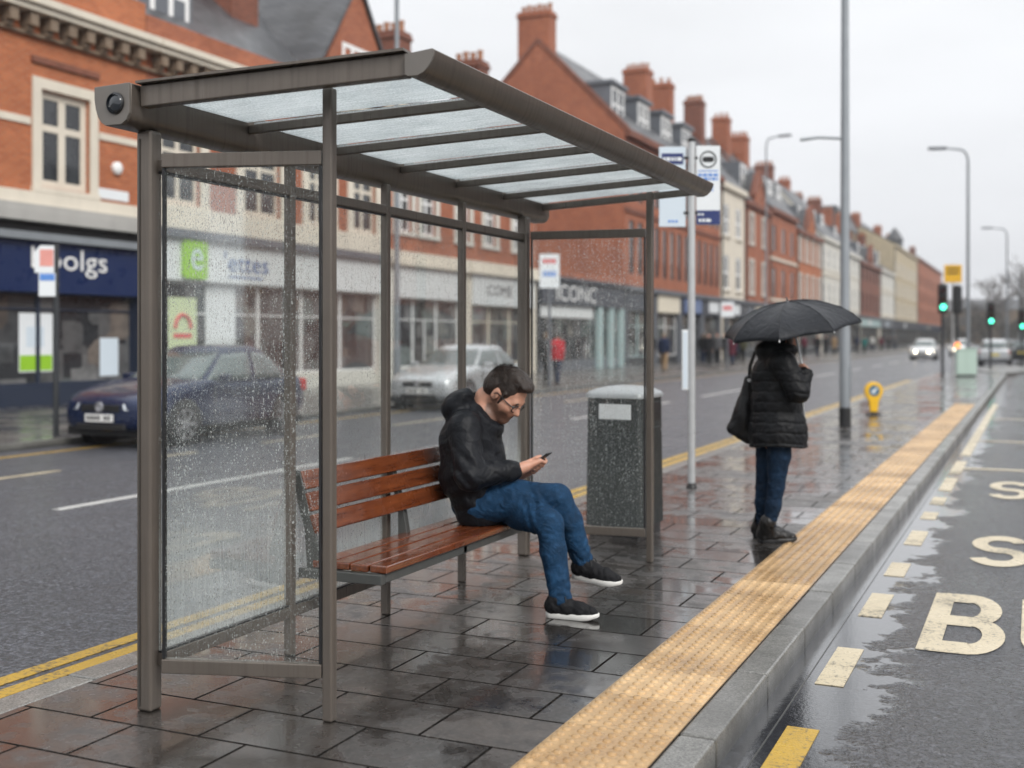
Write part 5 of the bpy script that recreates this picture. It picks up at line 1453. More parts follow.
# ================================================================== people (signed distance fields meshed with surface nets)
class SDF:
    def __init__(s, lo, hi, res):
        s.lo = np.array(lo, np.float32); s.res = res
        s.n = np.ceil((np.array(hi) - s.lo) / res).astype(int) + 1
        s.ax = [s.lo[i] + res * np.arange(s.n[i], dtype=np.float32) for i in range(3)]
        s.F = np.full(tuple(s.n), 1.0, np.float32)

    def _sub(s, lo, hi, m):
        sl = []
        for i in range(3):
            a = int(max(0, math.floor((lo[i] - m - s.lo[i]) / s.res))); b = int(min(s.n[i], math.ceil((hi[i] + m - s.lo[i]) / s.res) + 1))
            if b <= a: return None, None
            sl.append(slice(a, b))
        g = np.meshgrid(*[s.ax[i][sl[i]] for i in range(3)], indexing='ij', sparse=True)
        return tuple(sl), g

    def _put(s, sl, d, k, mode):
        F = s.F[sl]
        if mode == 'add':
            h = np.clip(.5 + .5 * (F - d) / k, 0, 1); s.F[sl] = d * h + F * (1 - h) - k * h * (1 - h)
        else:
            d = -d; h = np.clip(.5 - .5 * (F - d) / k, 0, 1); s.F[sl] = d * h + F * (1 - h) + k * h * (1 - h)

    def cone(s, a, b, ra, rb, k=.02, flat=None, mode='add'):
        a, b = np.array(a, np.float32), np.array(b, np.float32); r = max(ra, rb) * (max(1, flat[1]) if flat else 1)
        sl, g = s._sub(np.minimum(a, b) - r, np.maximum(a, b) + r, k + .03)
        if sl is None: return s
        ab = b - a; L2 = float(ab @ ab) + 1e-12
        p = [g[i] - a[i] for i in range(3)]
        t = np.clip((p[0] * ab[0] + p[1] * ab[1] + p[2] * ab[2]) / L2, 0, 1)
        q = [p[i] - t * ab[i] for i in range(3)]
        if flat:
            ax = np.array(flat[0], np.float32); ax /= np.linalg.norm(ax); w = q[0] * ax[0] + q[1] * ax[1] + q[2] * ax[2]; f = 1 / flat[1] - 1
            q = [q[i] + w * f * ax[i] for i in range(3)]
        d = np.sqrt(q[0] ** 2 + q[1] ** 2 + q[2] ** 2) - (ra + (rb - ra) * t)
        s._put(sl, d, k, mode); return s

    def chain(s, pts, rs, k=.02, flat=None):
        for i in range(len(pts) - 1): s.cone(pts[i], pts[i + 1], rs[i], rs[i + 1], k, flat)
        return s

    def ell(s, c, r, R=None, k=.02, mode='add'):
        c = np.array(c, np.float32); m = max(r)
        sl, g = s._sub(c - m, c + m, k + .03)
        if sl is None: return s
        p = [g[i] - c[i] for i in range(3)]
        if R is not None:
            ax = [np.array(v, np.float32) for v in R]
            p = [p[0] * a[0] + p[1] * a[1] + p[2] * a[2] for a in ax]
        k0 = np.sqrt((p[0] / r[0]) ** 2 + (p[1] / r[1]) ** 2 + (p[2] / r[2]) ** 2)
        k1 = np.sqrt((p[0] / r[0] ** 2) ** 2 + (p[1] / r[1] ** 2) ** 2 + (p[2] / r[2] ** 2) ** 2) + 1e-6
        d = k0 * (k0 - 1) / k1
        s._put(sl, d, k, mode); return s

    def warp(s, fn):
        g = np.meshgrid(*s.ax, indexing='ij', sparse=True)
        s.F = (s.F + fn(*g)).astype(np.float32); return s

    def clip(s, fn):
        g = np.meshgrid(*s.ax, indexing='ij', sparse=True); s.F = np.maximum(s.F, fn(*g)).astype(np.float32); return s

    def mesh(s, name, mats, parent, off=(0, 0, 0)):
        F = s.F; nx, ny, nz = F.shape
        S = F < 0
        c8 = [S[i:nx - 1 + i, j:ny - 1 + j, k:nz - 1 + k] for i in (0, 1) for j in (0, 1) for k in (0, 1)]
        cnt = sum(c.astype(np.int8) for c in c8); act = (cnt > 0) & (cnt < 8)
        idx = np.full(act.shape, -1, np.int64); cells = np.argwhere(act); idx[act] = np.arange(len(cells))
        acc = np.zeros((len(cells), 3)); num = np.zeros(len(cells))
        C = cells
        corner = {}
        for i in (0, 1):
            for j in (0, 1):
                for k in (0, 1): corner[i, j, k] = F[C[:, 0] + i, C[:, 1] + j, C[:, 2] + k]
        for axis in range(3):
            for u in (0, 1):
                for v in (0, 1):
                    a = [u, v]; a.insert(axis, 0); b = [u, v]; b.insert(axis, 1)
                    fa, fb = corner[tuple(a)], corner[tuple(b)]; m = (fa < 0) != (fb < 0)
                    t = np.where(m, fa / np.where(m, fa - fb, 1), 0)
                    p = np.tile(np.array(a, float), (len(C), 1)); p[:, axis] = t
                    acc += p * m[:, None]; num += m
        V = (C + acc / num[:, None]) * s.res + s.lo - np.array(off)
        faces = []
        for axis in range(3):
            o1, o2 = [(1, 2), (2, 0), (0, 1)][axis]
            sh0 = [slice(None)] * 3; sh1 = [slice(None)] * 3; sh0[axis] = slice(0, -1); sh1[axis] = slice(1, None)
            A, B = S[tuple(sh0)], S[tuple(sh1)]; e = np.argwhere(A != B)
            e = e[(e[:, o1] > 0) & (e[:, o2] > 0) & (e[:, o1] < F.shape[o1] - 1) & (e[:, o2] < F.shape[o2] - 1)]
            if not len(e): continue
            q = []
            for d1, d2 in ((-1, -1), (0, -1), (0, 0), (-1, 0)):
                cc = e.copy(); cc[:, o1] += d1; cc[:, o2] += d2; q.append(idx[cc[:, 0], cc[:, 1], cc[:, 2]])
            q = np.stack(q, 1); fl = S[tuple(e.T)]
            q[~fl] = q[~fl][:, ::-1]; faces.append(q)
        Q = np.concatenate(faces)
        me = bpy.data.meshes.new(name); me.from_pydata(V.tolist(), [], Q.tolist())
        for m in (mats if isinstance(mats, (list, tuple)) else [mats]): me.materials.append(m)
        me.polygons.foreach_set('use_smooth', [True] * len(me.polygons))
        o = bpy.data.objects.new(name, me); COL.objects.link(o); o.parent = parent
        return o


def folds(seed, amp, freq, n=5, stretch=(1, 1, 1)):
    r = np.random.RandomState(seed); ks = []
    for i in range(n):
        v = r.normal(size=3); v /= np.linalg.norm(v); ks.append((v * freq * r.uniform(.6, 1.5) * np.array(stretch), r.uniform(0, 6.28), r.normal(size=3) * freq * .35))

    def f(x, y, z):
        s = 0
        for v, ph, w in ks:
            a = x * v[0] + y * v[1] + z * v[2] + ph + 1.4 * np.sin(x * w[0] + y * w[1] + z * w[2])
            s = s + (1 - np.abs(np.sin(a))) ** 2 - .33
        return (amp / n * 2.2) * s
    return f


V3 = lambda *a: np.array(a, float)
A_ = lambda v: np.array(tuple(v), float)


def skin_mat(name, jaw=None, r=.06, col=(.56, .31, .22)):
    b = NB(name); c = b.coord(); n = b.noise(c, 30, 4); n2 = b.noise(c, 420, 2)
    cc = b.mix(b.rng(n, .3, .7, 0, 1), tuple(k * .88 for k in col), (col[0] * 1.08, col[1] * .98, col[2] * .95))
    if jaw:
        fac = None
        for p, rr in jaw:
            d = b('ShaderNodeVectorMath', {0: c, 1: tuple(p)}, operation='DISTANCE').outputs['Value']
            f = b.rng(b.math('ADD', d, b.math('MULTIPLY', b.math('SUBTRACT', n, .5), .02)), rr * .75, rr * 1.15, 1, 0, True)
            fac = f if fac is None else b.math('MAXIMUM', fac, f)
        fac = b.math('MULTIPLY', fac, b.rng(n2, .3, .7, .5, .92)); cc = b.mix(fac, cc, (.042, .025, .018))
    b.p(Base_Color=cc, Roughness=.5, Subsurface_Weight=.08, Subsurface_Radius=(.01, .004, .002), Subsurface_Scale=.5, Normal=b.bump(n2, .2, .001))
    return b.m


def hair_mat(name, col):
    b = NB(name); c = b.coord(); x, y, z = b.sep(c)
    n = b.noise(b.comb(b.math('MULTIPLY', x, 60), b.math('MULTIPLY', y, 260), b.math('MULTIPLY', z, 60)), 1.0, 4, .7)
    b.p(Base_Color=b.mix(b.rng(n, .3, .7, 0, 1), tuple(k * .45 for k in col), tuple(k * 1.7 for k in col)), Roughness=.42, Normal=b.bump(n, .9, .006))
    return b.m


def denim_mat(name, col):
    b = NB(name); c = b.coord(); n = b.noise(c, 6.5, 5, .65); f = b.noise(c, 500, 2); n2 = b.noise(c, 26, 4)
    cc = b.mix(b.rng(n, .32, .72, 0, 1), tuple(k * .55 for k in col), tuple(k * 1.5 for k in col))
    cc = b.mix(b.rng(n2, .52, .8, 0, .45), cc, tuple(min(1, k * 2.4 + .01) for k in col)); cc = b.mix(b.rng(f, .4, .65, 0, .3), cc, tuple(k * .5 for k in col))
    b.p(Base_Color=cc, Roughness=.8, Specular_IOR_Level=.2, Normal=b.bump(wrinkle(b, c, 12.0), .38, .012, b.bump(b.math('ADD', n2, b.math('MULTIPLY', f, .3)), .6, .004)))
    return b.m


jacket_m = cloth_mat('black_rain_jacket', (.0095, .0105, .0135), .5, 260, 0, .25, .003, .04)
jeans_m = denim_mat('blue_denim', (.011, .044, .10)); jeans2_m = denim_mat('dark_denim', (.006, .020, .046))
shoe_m = cloth_mat('black_knit_shoe', (.011, .011, .0125), .65, 500, 0); sole_m = plain('white_foam_sole', (.70, .69, .66), .55, 0, .08, 20)
boot_m = cloth_mat('black_leather_boot', (.014, .013, .013), .35, 200, 0, .2, .003, .3)


def head(s, c, fw, up, lf, k_=1.0):
    """skull, face and ears into field s; returns point function"""
    c, fw, up, lf = map(A_, (c, fw, up, lf)); R = (fw, lf, up)
    p = lambda a, b, z: c + (fw * a + lf * b + up * z) * k_
    e = lambda q, r, k=.02, mode='add': s.ell(p(*q), [x * k_ for x in r], R, k * k_, mode)
    cn = lambda q, w, ra, rb, k=.015, fl=None: s.cone(p(*q), p(*w), ra * k_, rb * k_, k * k_, fl)
    e((0, 0, .032), (.097, .075, .092)); e((-.03, 0, .025), (.083, .073, .085)); e((.03, 0, -.055), (.067, .058, .06), .03)
    cn((.062, 0, -.03), (.068, 0, -.085), .05, .032, .03, (lf, 1.05)); e((.076, 0, -.098), (.024, .026, .02), .025)
    for q in (-1, 1):
        e((.058, q * .042, -.022), (.032, .026, .028), .03); e((-.006, q * .077, -.008), (.02, .0105, .033), .008); e((.0, q * .086, -.006), (.011, .006, .019), .006, 'sub')
    cn((.085, -.034, .022), (.085, .034, .022), .014, .014, .02)
    for q in (-1, 1): e((.099, q * .031, .0), (.014, .017, .011), .012, 'sub')
    cn((.090, 0, .014), (.117, 0, -.026), .008, .0125, .012)
    for q in (-1, 1): e((.104, q * .012, -.032), (.011, .008, .007), .008)
    cn((.086, -.019, -.056), (.086, .019, -.056), .0085, .0085, .008); cn((.086, -.016, -.069), (.086, .016, -.069), .0085, .0085, .008)
    return p


# ------------------------------------------------------------------ seated man
MO = V3(-2.62, 5.93, 0)
man = thing('person', 'seated man in black hooded jacket and blue jeans bending over his phone on the bench', 'person', MO)
D0 = 6.60
ang = math.radians(43)
hf = V3(math.cos(ang), -.05, -math.sin(ang)); hf /= np.linalg.norm(hf); hl = V3(0.05, 1, 0); hl -= hf * (hl @ hf); hl /= np.linalg.norm(hl); hu = np.cross(hf, hl)
HS = 1.17
hc = A_(P(504.5, 393.5, 6.58))
rs_, ls_ = A_(P(464, 427, 6.42)), A_(P(470, 424, 6.83))
re_, le_ = A_(P(470, 477, 6.34)), A_(P(484, 478, 6.84))
rw_, lw_ = A_(P(515, 470, 6.43)), A_(P(517, 475, 6.62))
ph_c = A_(P(539.5, 460.5, 6.50)); pa = V3(.80, 0, .60); pw = V3(0, 1, 0); pn = V3(-.60, 0, .80)
T = [A_(P(483, 508, 6.62)), A_(P(475, 472, 6.62)), A_(P(471, 440, 6.62)), A_(P(475, 417, 6.62))]
neck = A_(P(484, 410, 6.60))

s = SDF((-3.2, 5.5, .42), (-2.2, 6.5, 1.38), .0048)
p = head(s, hc, hf, hu, hl, HS)
s.chain([p(-.03, 0, -.03), p(-.055, 0, -.085), neck - V3(.01, 0, .06)], [.062, .062, .075], .03)
s.chain([T[0], T[1], T[2], neck - V3(.01, 0, .05)], [.11, .12, .11, .07], .04, ((0, 1, 0), 1.3))
s.chain([rs_, re_, rw_], [.05, .045, .032], .02); s.chain([ls_, le_, lw_], [.05, .045, .032], .02)
s.cone(rs_, ls_, .06, .06, .03)


def hand(s, W, side, shift=0.0, low=0.0, sc=1.08):
    """palm, four fingers wrapped under the phone and a thumb over it"""
    Ks = []
    for i, a in enumerate((.022, .000, -.021, -.041)):
        K = ph_c + pa * (a + shift) * 1.05 + pw * side * .050 - pn * (.012 + low); Ks.append(K)
        s.cone(W + (K - W) * .12, K, .021 * sc, .0125 * sc, .010)
        ln = (1.0, 1.08, 1.0, .82)[i]
        b = K - pw * side * .040 * ln - pn * .016; c = b - pw * side * .028 * ln + pn * .006; dd = c - pw * side * .008 + pn * .016
        s.chain([K, b, c, dd], [.0105 * sc, .0098 * sc, .009 * sc, .0078 * sc], .003)
    m = W + (sum(Ks) / 4 - W) * .45
    s.cone(W, m + pn * .004, .028 * sc, .026 * sc, .02)
    t0 = m + pn * .016 + pw * side * .004; t1 = ph_c - pa * (.03 - shift) + pw * side * .040 + pn * .020; t2 = ph_c + pa * (.004 + shift) + pw * side * .026 + pn * .0175; t3 = ph_c + pa * (.024 + shift) + pw * side * .014 + pn * .0135
    s.chain([t0, t1, t2, t3], [.018 * sc, .013 * sc, .0112 * sc, .009 * sc], .006)


hand(s, rw_ + V3(.01, 0, .0), -1); hand(s, lw_ + V3(.01, 0, 0), 1, -.03, .004)
L_ = lambda q: tuple(np.array(q) - MO)
skin = skin_mat('skin_with_stubble', [(L_(p(.06, 0, -.10)), .070 * HS), (L_(p(.03, -.05, -.085)), .046 * HS), (L_(p(.03, .05, -.085)), .046 * HS), (L_(p(.092, 0, -.058)), .026 * HS), (L_(p(.070, -.035, -.075)), .042 * HS), (L_(p(.070, .035, -.075)), .042 * HS), (L_(p(-.0, -.07, -.035)), .026 * HS)])
body = s.mesh('body', skin, man, MO)

# hair
h = SDF(hc - .26, hc + .26, .004)
hp = lambda a, b, z: hc + (hf * a + hl * b + hu * z) * HS
Rm = (hf, hl, hu); sc_l = lambda r: [x * HS for x in r]
h.ell(hp(-.012, 0, .040), sc_l((.105, .0805, .094)), Rm, .01); h.ell(hp(-.05, 0, .012), sc_l((.073, .079, .085)), Rm, .02)
h.ell(hp(.070, -.008, .106), sc_l((.034, .050, .022)), Rm, .025); h.ell(hp(.02, 0, .115), sc_l((.07, .06, .030)), Rm, .03)
h.ell(hp(.132, 0, .004), sc_l((.088, .125, .098)), Rm, .012, 'sub'); h.ell(hp(.05, 0, -.11), sc_l((.085, .14, .105)), Rm, .012, 'sub'); h.ell(hp(-.03, 0, -.13), sc_l((.10, .12, .062)), Rm, .015, 'sub')
for q in (-1, 1): h.ell(hp(-.002, q * .09, -.01), sc_l((.026, .03, .038)), Rm, .008, 'sub'); h.cone(hp(.032, q * .070, .03), hp(.03, q * .066, -.03), .013, .007, .01)


def strands(x, y, z):
    a = (x - hc[0]) * hf[0] + (z - hc[2]) * hf[2]; b = y - hc[1]; c = (x - hc[0]) * hu[0] + (z - hc[2]) * hu[2]
    return .0016 * np.sin(b * 260 + 3 * np.sin(a * 30 + c * 22)) * np.sin(a * 38 + c * 30 + b * 40) + .0015 * np.sin(a * 120 + 2 * np.sin(b * 90)) * np.sin(c * 70)


h.warp(strands)
hm = hair_mat('dark_brown_hair', (.021, .0115, .0075)); h.mesh('hair', hm, man, MO)
# loose tufts so the outline is not smooth
tf = MB(MO); rr_ = random.Random(4)
for i in range(3800):
    v = Vector((rr_.gauss(0, 1), rr_.gauss(0, 1), rr_.gauss(0, 1))).normalized()
    a, b, z = v.x, v.y, v.z
    if z < -.15 and a > -.5: continue
    if a > .45 and z < .5: continue
    if z < -.55: continue
    if abs(b) > .75 and z < .1 and a > -.35: continue
    q = hp(-.012 + a * .106, b * .081, .044 + z * .095) + (hf * .02 + hu * .018) * (.6 if a > .3 and z > .5 else 0)
    nrm = hf * a + hl * b + hu * z; fl = hf * .8 + hu * -.3 + hl * rr_.uniform(-.6, .6); fl = fl - nrm * (fl @ nrm); fl /= np.linalg.norm(fl) + 1e-6
    sd = np.cross(nrm, fl); L = rr_.uniform(.012, .028); w_ = rr_.uniform(.0014, .0026)
    e_ = q + fl * L + nrm * rr_.uniform(.002, .012)
    tf.add([q - sd * w_, q + sd * w_, e_], [(0, 1, 2)])
tf.build('hair_tufts', hm, man)
for q in (-1, 1):
    m = MB(MO); m.lathe([(.0001, -.0125), (.0088, -.0088), (.0125, 0), (.0088, .0088), (.0001, .0125)], p(.083, q * .031, .0), tuple(hf), 14)
    ey = m.build('eye', M['sign_white'], man, smooth=80)
    m = MB(MO); m.lathe([(.0062, 0), (.004, .0016), (0, .002)], p(.0935, q * .031, -.003), tuple(hf), 12); m.build('iris', M['black'], ey)
    m = MB(MO); m.path([p(.098, q * (.017 + .028 * t), .021 + .006 * math.sin(math.pi * t)) for t in (0, .25, .5, .75, 1)], .0045 * HS, 6); m.build('eyebrow', hm, man)
gm = MB(MO)
for q in (-1, 1):
    gm.path([p(.107 - .006 * abs(math.cos(t)), q * .032 + .024 * math.cos(t), -.002 + .019 * math.sin(t)) for t in [2 * math.pi * i / 18 for i in range(19)]], .0030 * HS, 6)
    gm.path([p(.100, q * .056, .004), p(.06, q * .074, .006), p(.0, q * .081, .008), p(-.012, q * .082, -.006)], .0030 * HS, 6)
gm.path([p(.108, -.009, .003), p(.112, 0, .006), p(.108, .009, .003)], .002 * HS, 6)
gl_ = gm.build('glasses', M['black'], man, smooth=60)

# jacket
j = SDF((-3.32, 5.5, .40), (-2.28, 6.55, 1.24), .0062)
j.chain(T, [.150, .168, .160, .112], .05, ((0, 1, 0), 1.28))
j.ell(T[1] + V3(-.02, 0, -.02), (.17, .21, .14), None, .05)
j.cone(rs_ - V3(.0, -.01, .0), ls_, .082, .082, .06)
j.chain([rs_, re_ + V3(0, 0, .01), rw_ - V3(.01, 0, 0)], [.088, .082, .052], .022); j.chain([ls_, le_, lw_ - V3(.01, 0, 0)], [.088, .080, .052], .022)
for W, E_ in ((rw_, re_), (lw_, le_)):
    u = (W - E_) / np.linalg.norm(W - E_); j.cone(W - u * .012, W - u * .04, .050, .055, .006); j.cone(W - u * .0, W + u * .09, .036, .036, .004, None, 'sub')
# stand-up collar and hood lying behind the neck
nk = A_(P(486, 412, 6.60)); nu = V3(.52, 0, .85); nu /= np.linalg.norm(nu); ne = V3(.85, 0, -.52); ne /= np.linalg.norm(ne)
ringp = [nk + ne * .098 * math.cos(t) + V3(0, .095, 0) * math.sin(t) + nu * (-.035 + .018 * math.cos(t + math.pi)) for t in [2 * math.pi * i / 14 for i in range(15)]]
j.chain(ringp, [.034] * 15, .03)
hd_ = A_(P(462, 405, 6.60))
Rh = (V3(.80, 0, .60), V3(0, 1, 0), V3(-.60, 0, .80))
j.ell(hd_, (.092, .150, .086), Rh, .03); j.ell(hd_ + V3(.045, 0, .05), (.06, .125, .045), Rh, .03); j.ell(hd_ + V3(-.035, 0, -.025), (.065, .13, .065), Rh, .03)
rim = [] and [A_(P(470, 399, 6.60)) + V3(.55, 0, .30) * .095 * math.cos(t) + V3(0, .125, 0) * math.sin(t) + V3(-.02, 0, .05) for t in [math.radians(70 + 220 * i / 12) for i in range(13)]]
j.ell(A_(P(481, 396, 6.60)) + V3(.0, 0, .045), (.105, .085, .115), (V3(.6, 0, -.8), V3(0, 1, 0), V3(.8, 0, .6)), .02, 'sub')
j.cone(hc, neck - V3(.0, 0, .01), .085, .066, .015, None, 'sub')


def jf(x, y, z):
    # drag folds: strongest in the crook of the arm and at the waist
    cr = np.exp(-(((x - re_[0] - .03) ** 2 + (z - re_[2] - .03) ** 2) / .020)); wa = np.exp(-((z - .62) / .12) ** 2)
    return -.0055 * cr * np.sin(70 * (x * .55 + z * .83) + 2.5 * np.sin(y * 18 + x * 9)) - .004 * wa * np.sin(62 * z + 3 * np.sin(x * 14 + y * 10)) + .0


j.warp(folds(3, .0032, 13, 5, (1, 1, .6))); j.warp(folds(33, .0030, 30, 3, (.6, 1, 1))); j.warp(folds(9, .0016, 42, 4)); j.warp(jf)
j.clip(lambda x, y, z: np.where(x < -2.72, .449 - z, -1.0) + 0 * y)
jk = j.mesh('jacket', jacket_m, man, MO)
if 0:
  m = MB(MO)
  zp = [A_(P(501, 424, 6.52)), A_(P(507, 433, 6.49)), A_(P(509.5, 444, 6.48)), A_(P(509, 456, 6.48))]
  m.path([tuple(a) for a in zp], .004, 6)

# jeans
t_ = SDF((-3.12, 5.52, .02), (-2.05, 6.42, .84), .0062)
rh, lh = V3(-2.86, 5.885, .565), V3(-2.86, 6.115, .545)
rk, lk = A_(P(557, 499, 6.42)), A_(P(549, 523, 6.28))
ra, la = A_(P(583, 561, 6.49)), A_(P(561.5, 603, 6.225))
t_.ell(V3(-2.90, 6.0, .56), (.165, .205, .13), None, .05)
t_.chain([rh, rh + (rk - rh) * .5 + V3(0, 0, .012), rk, rk + (ra - rk) * .35 + V3(.012, 0, 0), ra], [.118, .105, .081, .075, .058], .03)
t_.chain([lh, lh + (lk - lh) * .5, lk, lk + (la - lk) * .35 + V3(.0, 0, 0), la], [.112, .098, .076, .071, .058], .018)
for A0, B0, r0 in ():
    u = (B0 - A0) / np.linalg.norm(B0 - A0); t_.cone(B0 - u * .01, B0 + u * .12, r0, r0, .004, None, 'sub'); n_ = B0 + u * .012
    t_.clip(lambda x, y, z, u=u, n_=n_, B0=B0: np.where((np.abs(x - B0[0]) < .11) & (np.abs(y - B0[1]) < .11) & (np.abs(z - B0[2]) < .11), (x - n_[0]) * u[0] + (y - n_[1]) * u[1] + (z - n_[2]) * u[2], -1.0))


def tfold(x, y, z):
    o = 0
    for K, dr in ((rk, V3(.8, .2, .6)), (lk, V3(.8, .2, .6)), (V3(-2.74, 5.95, .58), V3(.75, .1, -.65))):
        g = np.exp(-((x - K[0] + .05) ** 2 + (y - K[1]) ** 2 * .5 + (z - K[2] + .03) ** 2) / .012); o = o - .0038 * g * np.sin(85 * ((x * dr[0]) + (y * dr[1]) + z * dr[2]) + 2 * np.sin(x * 25))
    for B0 in (ra, la):
        g = np.exp(-((x - B0[0]) ** 2 + (y - B0[1]) ** 2 + (z - B0[2] - .05) ** 2) / .008); o = o - .004 * g * np.sin(105 * z + 2.5 * np.sin(x * 40 + y * 30))
    return o


t_.warp(folds(5, .0018, 17, 4)); t_.warp(tfold)
for A0, B0, r0 in ((rk, ra, .052), (lk, la, .052)):
    u = (B0 - A0) / np.linalg.norm(B0 - A0); t_.cone(B0 - u * .01, B0 + u * .12, r0, r0, .004, None, 'sub'); n_ = B0 + u * .012
    t_.clip(lambda x, y, z, u=u, n_=n_, B0=B0: np.where((np.abs(x - B0[0]) < .13) & (np.abs(y - B0[1]) < .13) & (np.abs(z - B0[2]) < .13), (x - n_[0]) * u[0] + (y - n_[1]) * u[1] + (z - n_[2]) * u[2], -1.0))
t_.clip(lambda x, y, z: np.where(x < -2.70, .449 - z, -1.0) + 0 * y)
t_.mesh('jeans', jeans_m, man, MO)

def surf_line(mb, pts, r, n=5): mb.path([tuple(q) for q in pts], r, n)


thread = plain('orange_thread', (.20, .12, .05), .8)
sm = MB(MO)
for (A0, R0), (B0, R1), sd in (((lk, .080), (la, .065), V3(.25, -1, 0)), ((rh + (rk - rh) * .1, .117), (rk, .088), V3(0, -1, .05))):
    sd = sd / np.linalg.norm(sd); pts = []
    for i in range(9):
        t = .08 + .86 * i / 8; pts.append(A0 + (B0 - A0) * t + sd * (R0 + (R1 - R0) * t - .001) + V3(0, 0, .006 * math.sin(3.1 * t)))
    if sd[2] == 0 and A0 is lk: surf_line(sm, pts, .0022)


def shoe(par, off, heel, toe, roll, ankle, L=.30, boot=False):
    heel, toe, ankle = map(A_, (heel, toe, ankle)); f = toe - heel; L = np.linalg.norm(f); f /= L
    r = np.cross(f, V3(0, 0, 1)); r /= np.linalg.norm(r); u = np.cross(r, f)
    c, s_ = math.cos(roll), math.sin(roll); r, u = r * c + u * s_, u * c - r * s_
    g = lambda a, b, z: heel + f * a * L + r * b + u * z
    out = [(0.0, .0), (.02, .022), (.10, .035), (.30, .036), (.5, .040), (.68, .049), (.82, .048), (.93, .036), (.985, .018), (1.0, 0)]
    st = SDF(np.minimum(heel, toe) - .09, np.maximum(np.maximum(heel, toe), ankle + .02) + .09, .0045)
    R = (f, r, u)
    st.chain([g(.13, 0, .058), g(.38, 0, .056), g(.66, 0, .046), g(.86, 0, .036)], [.044, .043, .043, .034], .02, (r, .95))
    st.chain([g(.16, 0, .07), g(.20, 0, .095)], [.045, .043], .02); st.cone(g(.2, 0, .095), g(.46, 0, .062), .036, .034, .03)
    st.cone(g(.17, 0, .07), ankle, .045 if not boot else .055, .047 if not boot else .058, .02)
    st.clip(lambda x, y, z: -((x - heel[0]) * u[0] + (y - heel[1]) * u[1] + (z - heel[2]) * u[2] - .024))
    st.warp(folds(7, .003, 60, 3))
    sh_ = st.mesh('boot' if boot else 'shoe', boot_m if boot else shoe_m, par, off)
    m = MB(off); rings = []
    for z_, k, lift in ((0.0, .93, .012), (.006, 1.0, .008), (.026, 1.02, .004), (.031, .95, .004)):
        ol = [(a, b) for a, b in out] + [(a, -b) for a, b in reversed(out[1:-1])]
        rings.append([tuple(g(.5 + (a - .5) * (1.0 + (k - 1) * .25), b * k, z_ + (lift * 2.0 * max(0, (a - .72) / .28) ** 2) + .0012)) for a, b in ol])
    loft(m, rings); m.build('sole', M['black'] if boot else sole_m, sh_, smooth=50)
    m = MB(off)
    for k in range(4):
        a = .36 + .075 * k; zz = .108 - .012 * k - (.0 if k else .0)
        m.path([tuple(g(a, -.026, zz - .012)), tuple(g(a + .02, 0, zz + .002)), tuple(g(a + .035, .026, zz - .012))], .0028, 5)
    for q in (-1, 1): m.path([tuple(g(.35, 0, .112)), tuple(g(.36, q * .018, .128)), tuple(g(.40, q * .034, .12)), tuple(g(.42, q * .04, .10))], .0025, 5)
    m.build('laces', M['black'], sh_)
    return sh_


shoe(man, MO, V3(-2.40, 5.765, 0.0005), V3(-2.105, 5.795, 0.0005), 0, la + V3(-.01, 0, .02))
shoe(man, MO, P(572, 577, 6.52), P(622, 587.5, 6.40), -.12, ra + V3(-.005, 0, .01))
# phone in his hands
ph = thing('phone', 'black smartphone held by the seated man in both hands', 'phone', ph_c)
m = MB(ph_c); m.obox(ph_c, pa * .076, pw * .0365, pn * .0042); pb_ = m.build('phone_case', M['black'], ph, bevel=.003)
m = MB(ph_c); m.obox(ph_c + pn * .0046, pa * .070, pw * .033, pn * .0003); m.build('screen', emit('phone_screen', (.35, .4, .45), .35), pb_)

# ------------------------------------------------------------------ woman with umbrella
WO = V3(-1.78, 8.53, 0); DW = 8.49
Q = lambda px, py, dd=0.0: A_(P(px, py, DW + dd))
wm = thing('person', 'woman in black quilted coat, dark jeans and boots standing under an umbrella', 'person', WO)
s = SDF((-2.25, 8.1, .55), (-1.25, 8.95, 1.72), .0062)
hcw = Q(783, 331); fw_ = V3(.97, .22, -.05); fw_ /= np.linalg.norm(fw_); lf_ = np.cross(V3(0, 0, 1), fw_); lf_ /= np.linalg.norm(lf_); up_ = np.cross(fw_, lf_)
pw_ = head(s, hcw, fw_, up_, lf_, .98)
s.chain([pw_(-.02, 0, -.04), Q(780, 356), Q(777, 400)], [.055, .055, .10], .03); s.chain([Q(777, 400), Q(777, 436)], [.11, .12], .03)
wrs, wre, wrw = Q(784, 362, -.19), Q(798, 392, -.25), Q(805.5, 374, -.20)
s.chain([wrs, wre, wrw], [.045, .04, .03], .02)
# hand closed round the umbrella handle
UA0, UA1 = Q(805.5, 379, -.17), Q(787.5, 301.5, -.04)
ud = (UA1 - UA0) / np.linalg.norm(UA1 - UA0)
gr = Q(806.3, 371, -.175) ; gr = UA0 + ud * ((gr - UA0) @ ud)
side = np.cross(ud, V3(0, 1, 0)); side /= np.linalg.norm(side); oth = np.cross(ud, side)
s.cone(wrw, gr - side * .022 - oth * .012, .026, .028, .015)
for i in range(4):
    c0 = gr + ud * (.032 - .021 * i)
    pts = [c0 + (side * math.cos(t) + oth * math.sin(t)) * (.027 if i else .026) for t in [math.radians(a) for a in (205, 250, 300, 350, 400, 440)]]
    s.chain(pts, [.0105, .0105, .010, .0095, .009, .008], .003)
s.chain([gr - side * .022 + ud * .02, gr - side * .012 + oth * .024 + ud * .045, gr + side * .012 + oth * .026 + ud * .05], [.013, .0115, .009], .005)
s.mesh('body', skin_mat('skin_plain'), wm, WO)
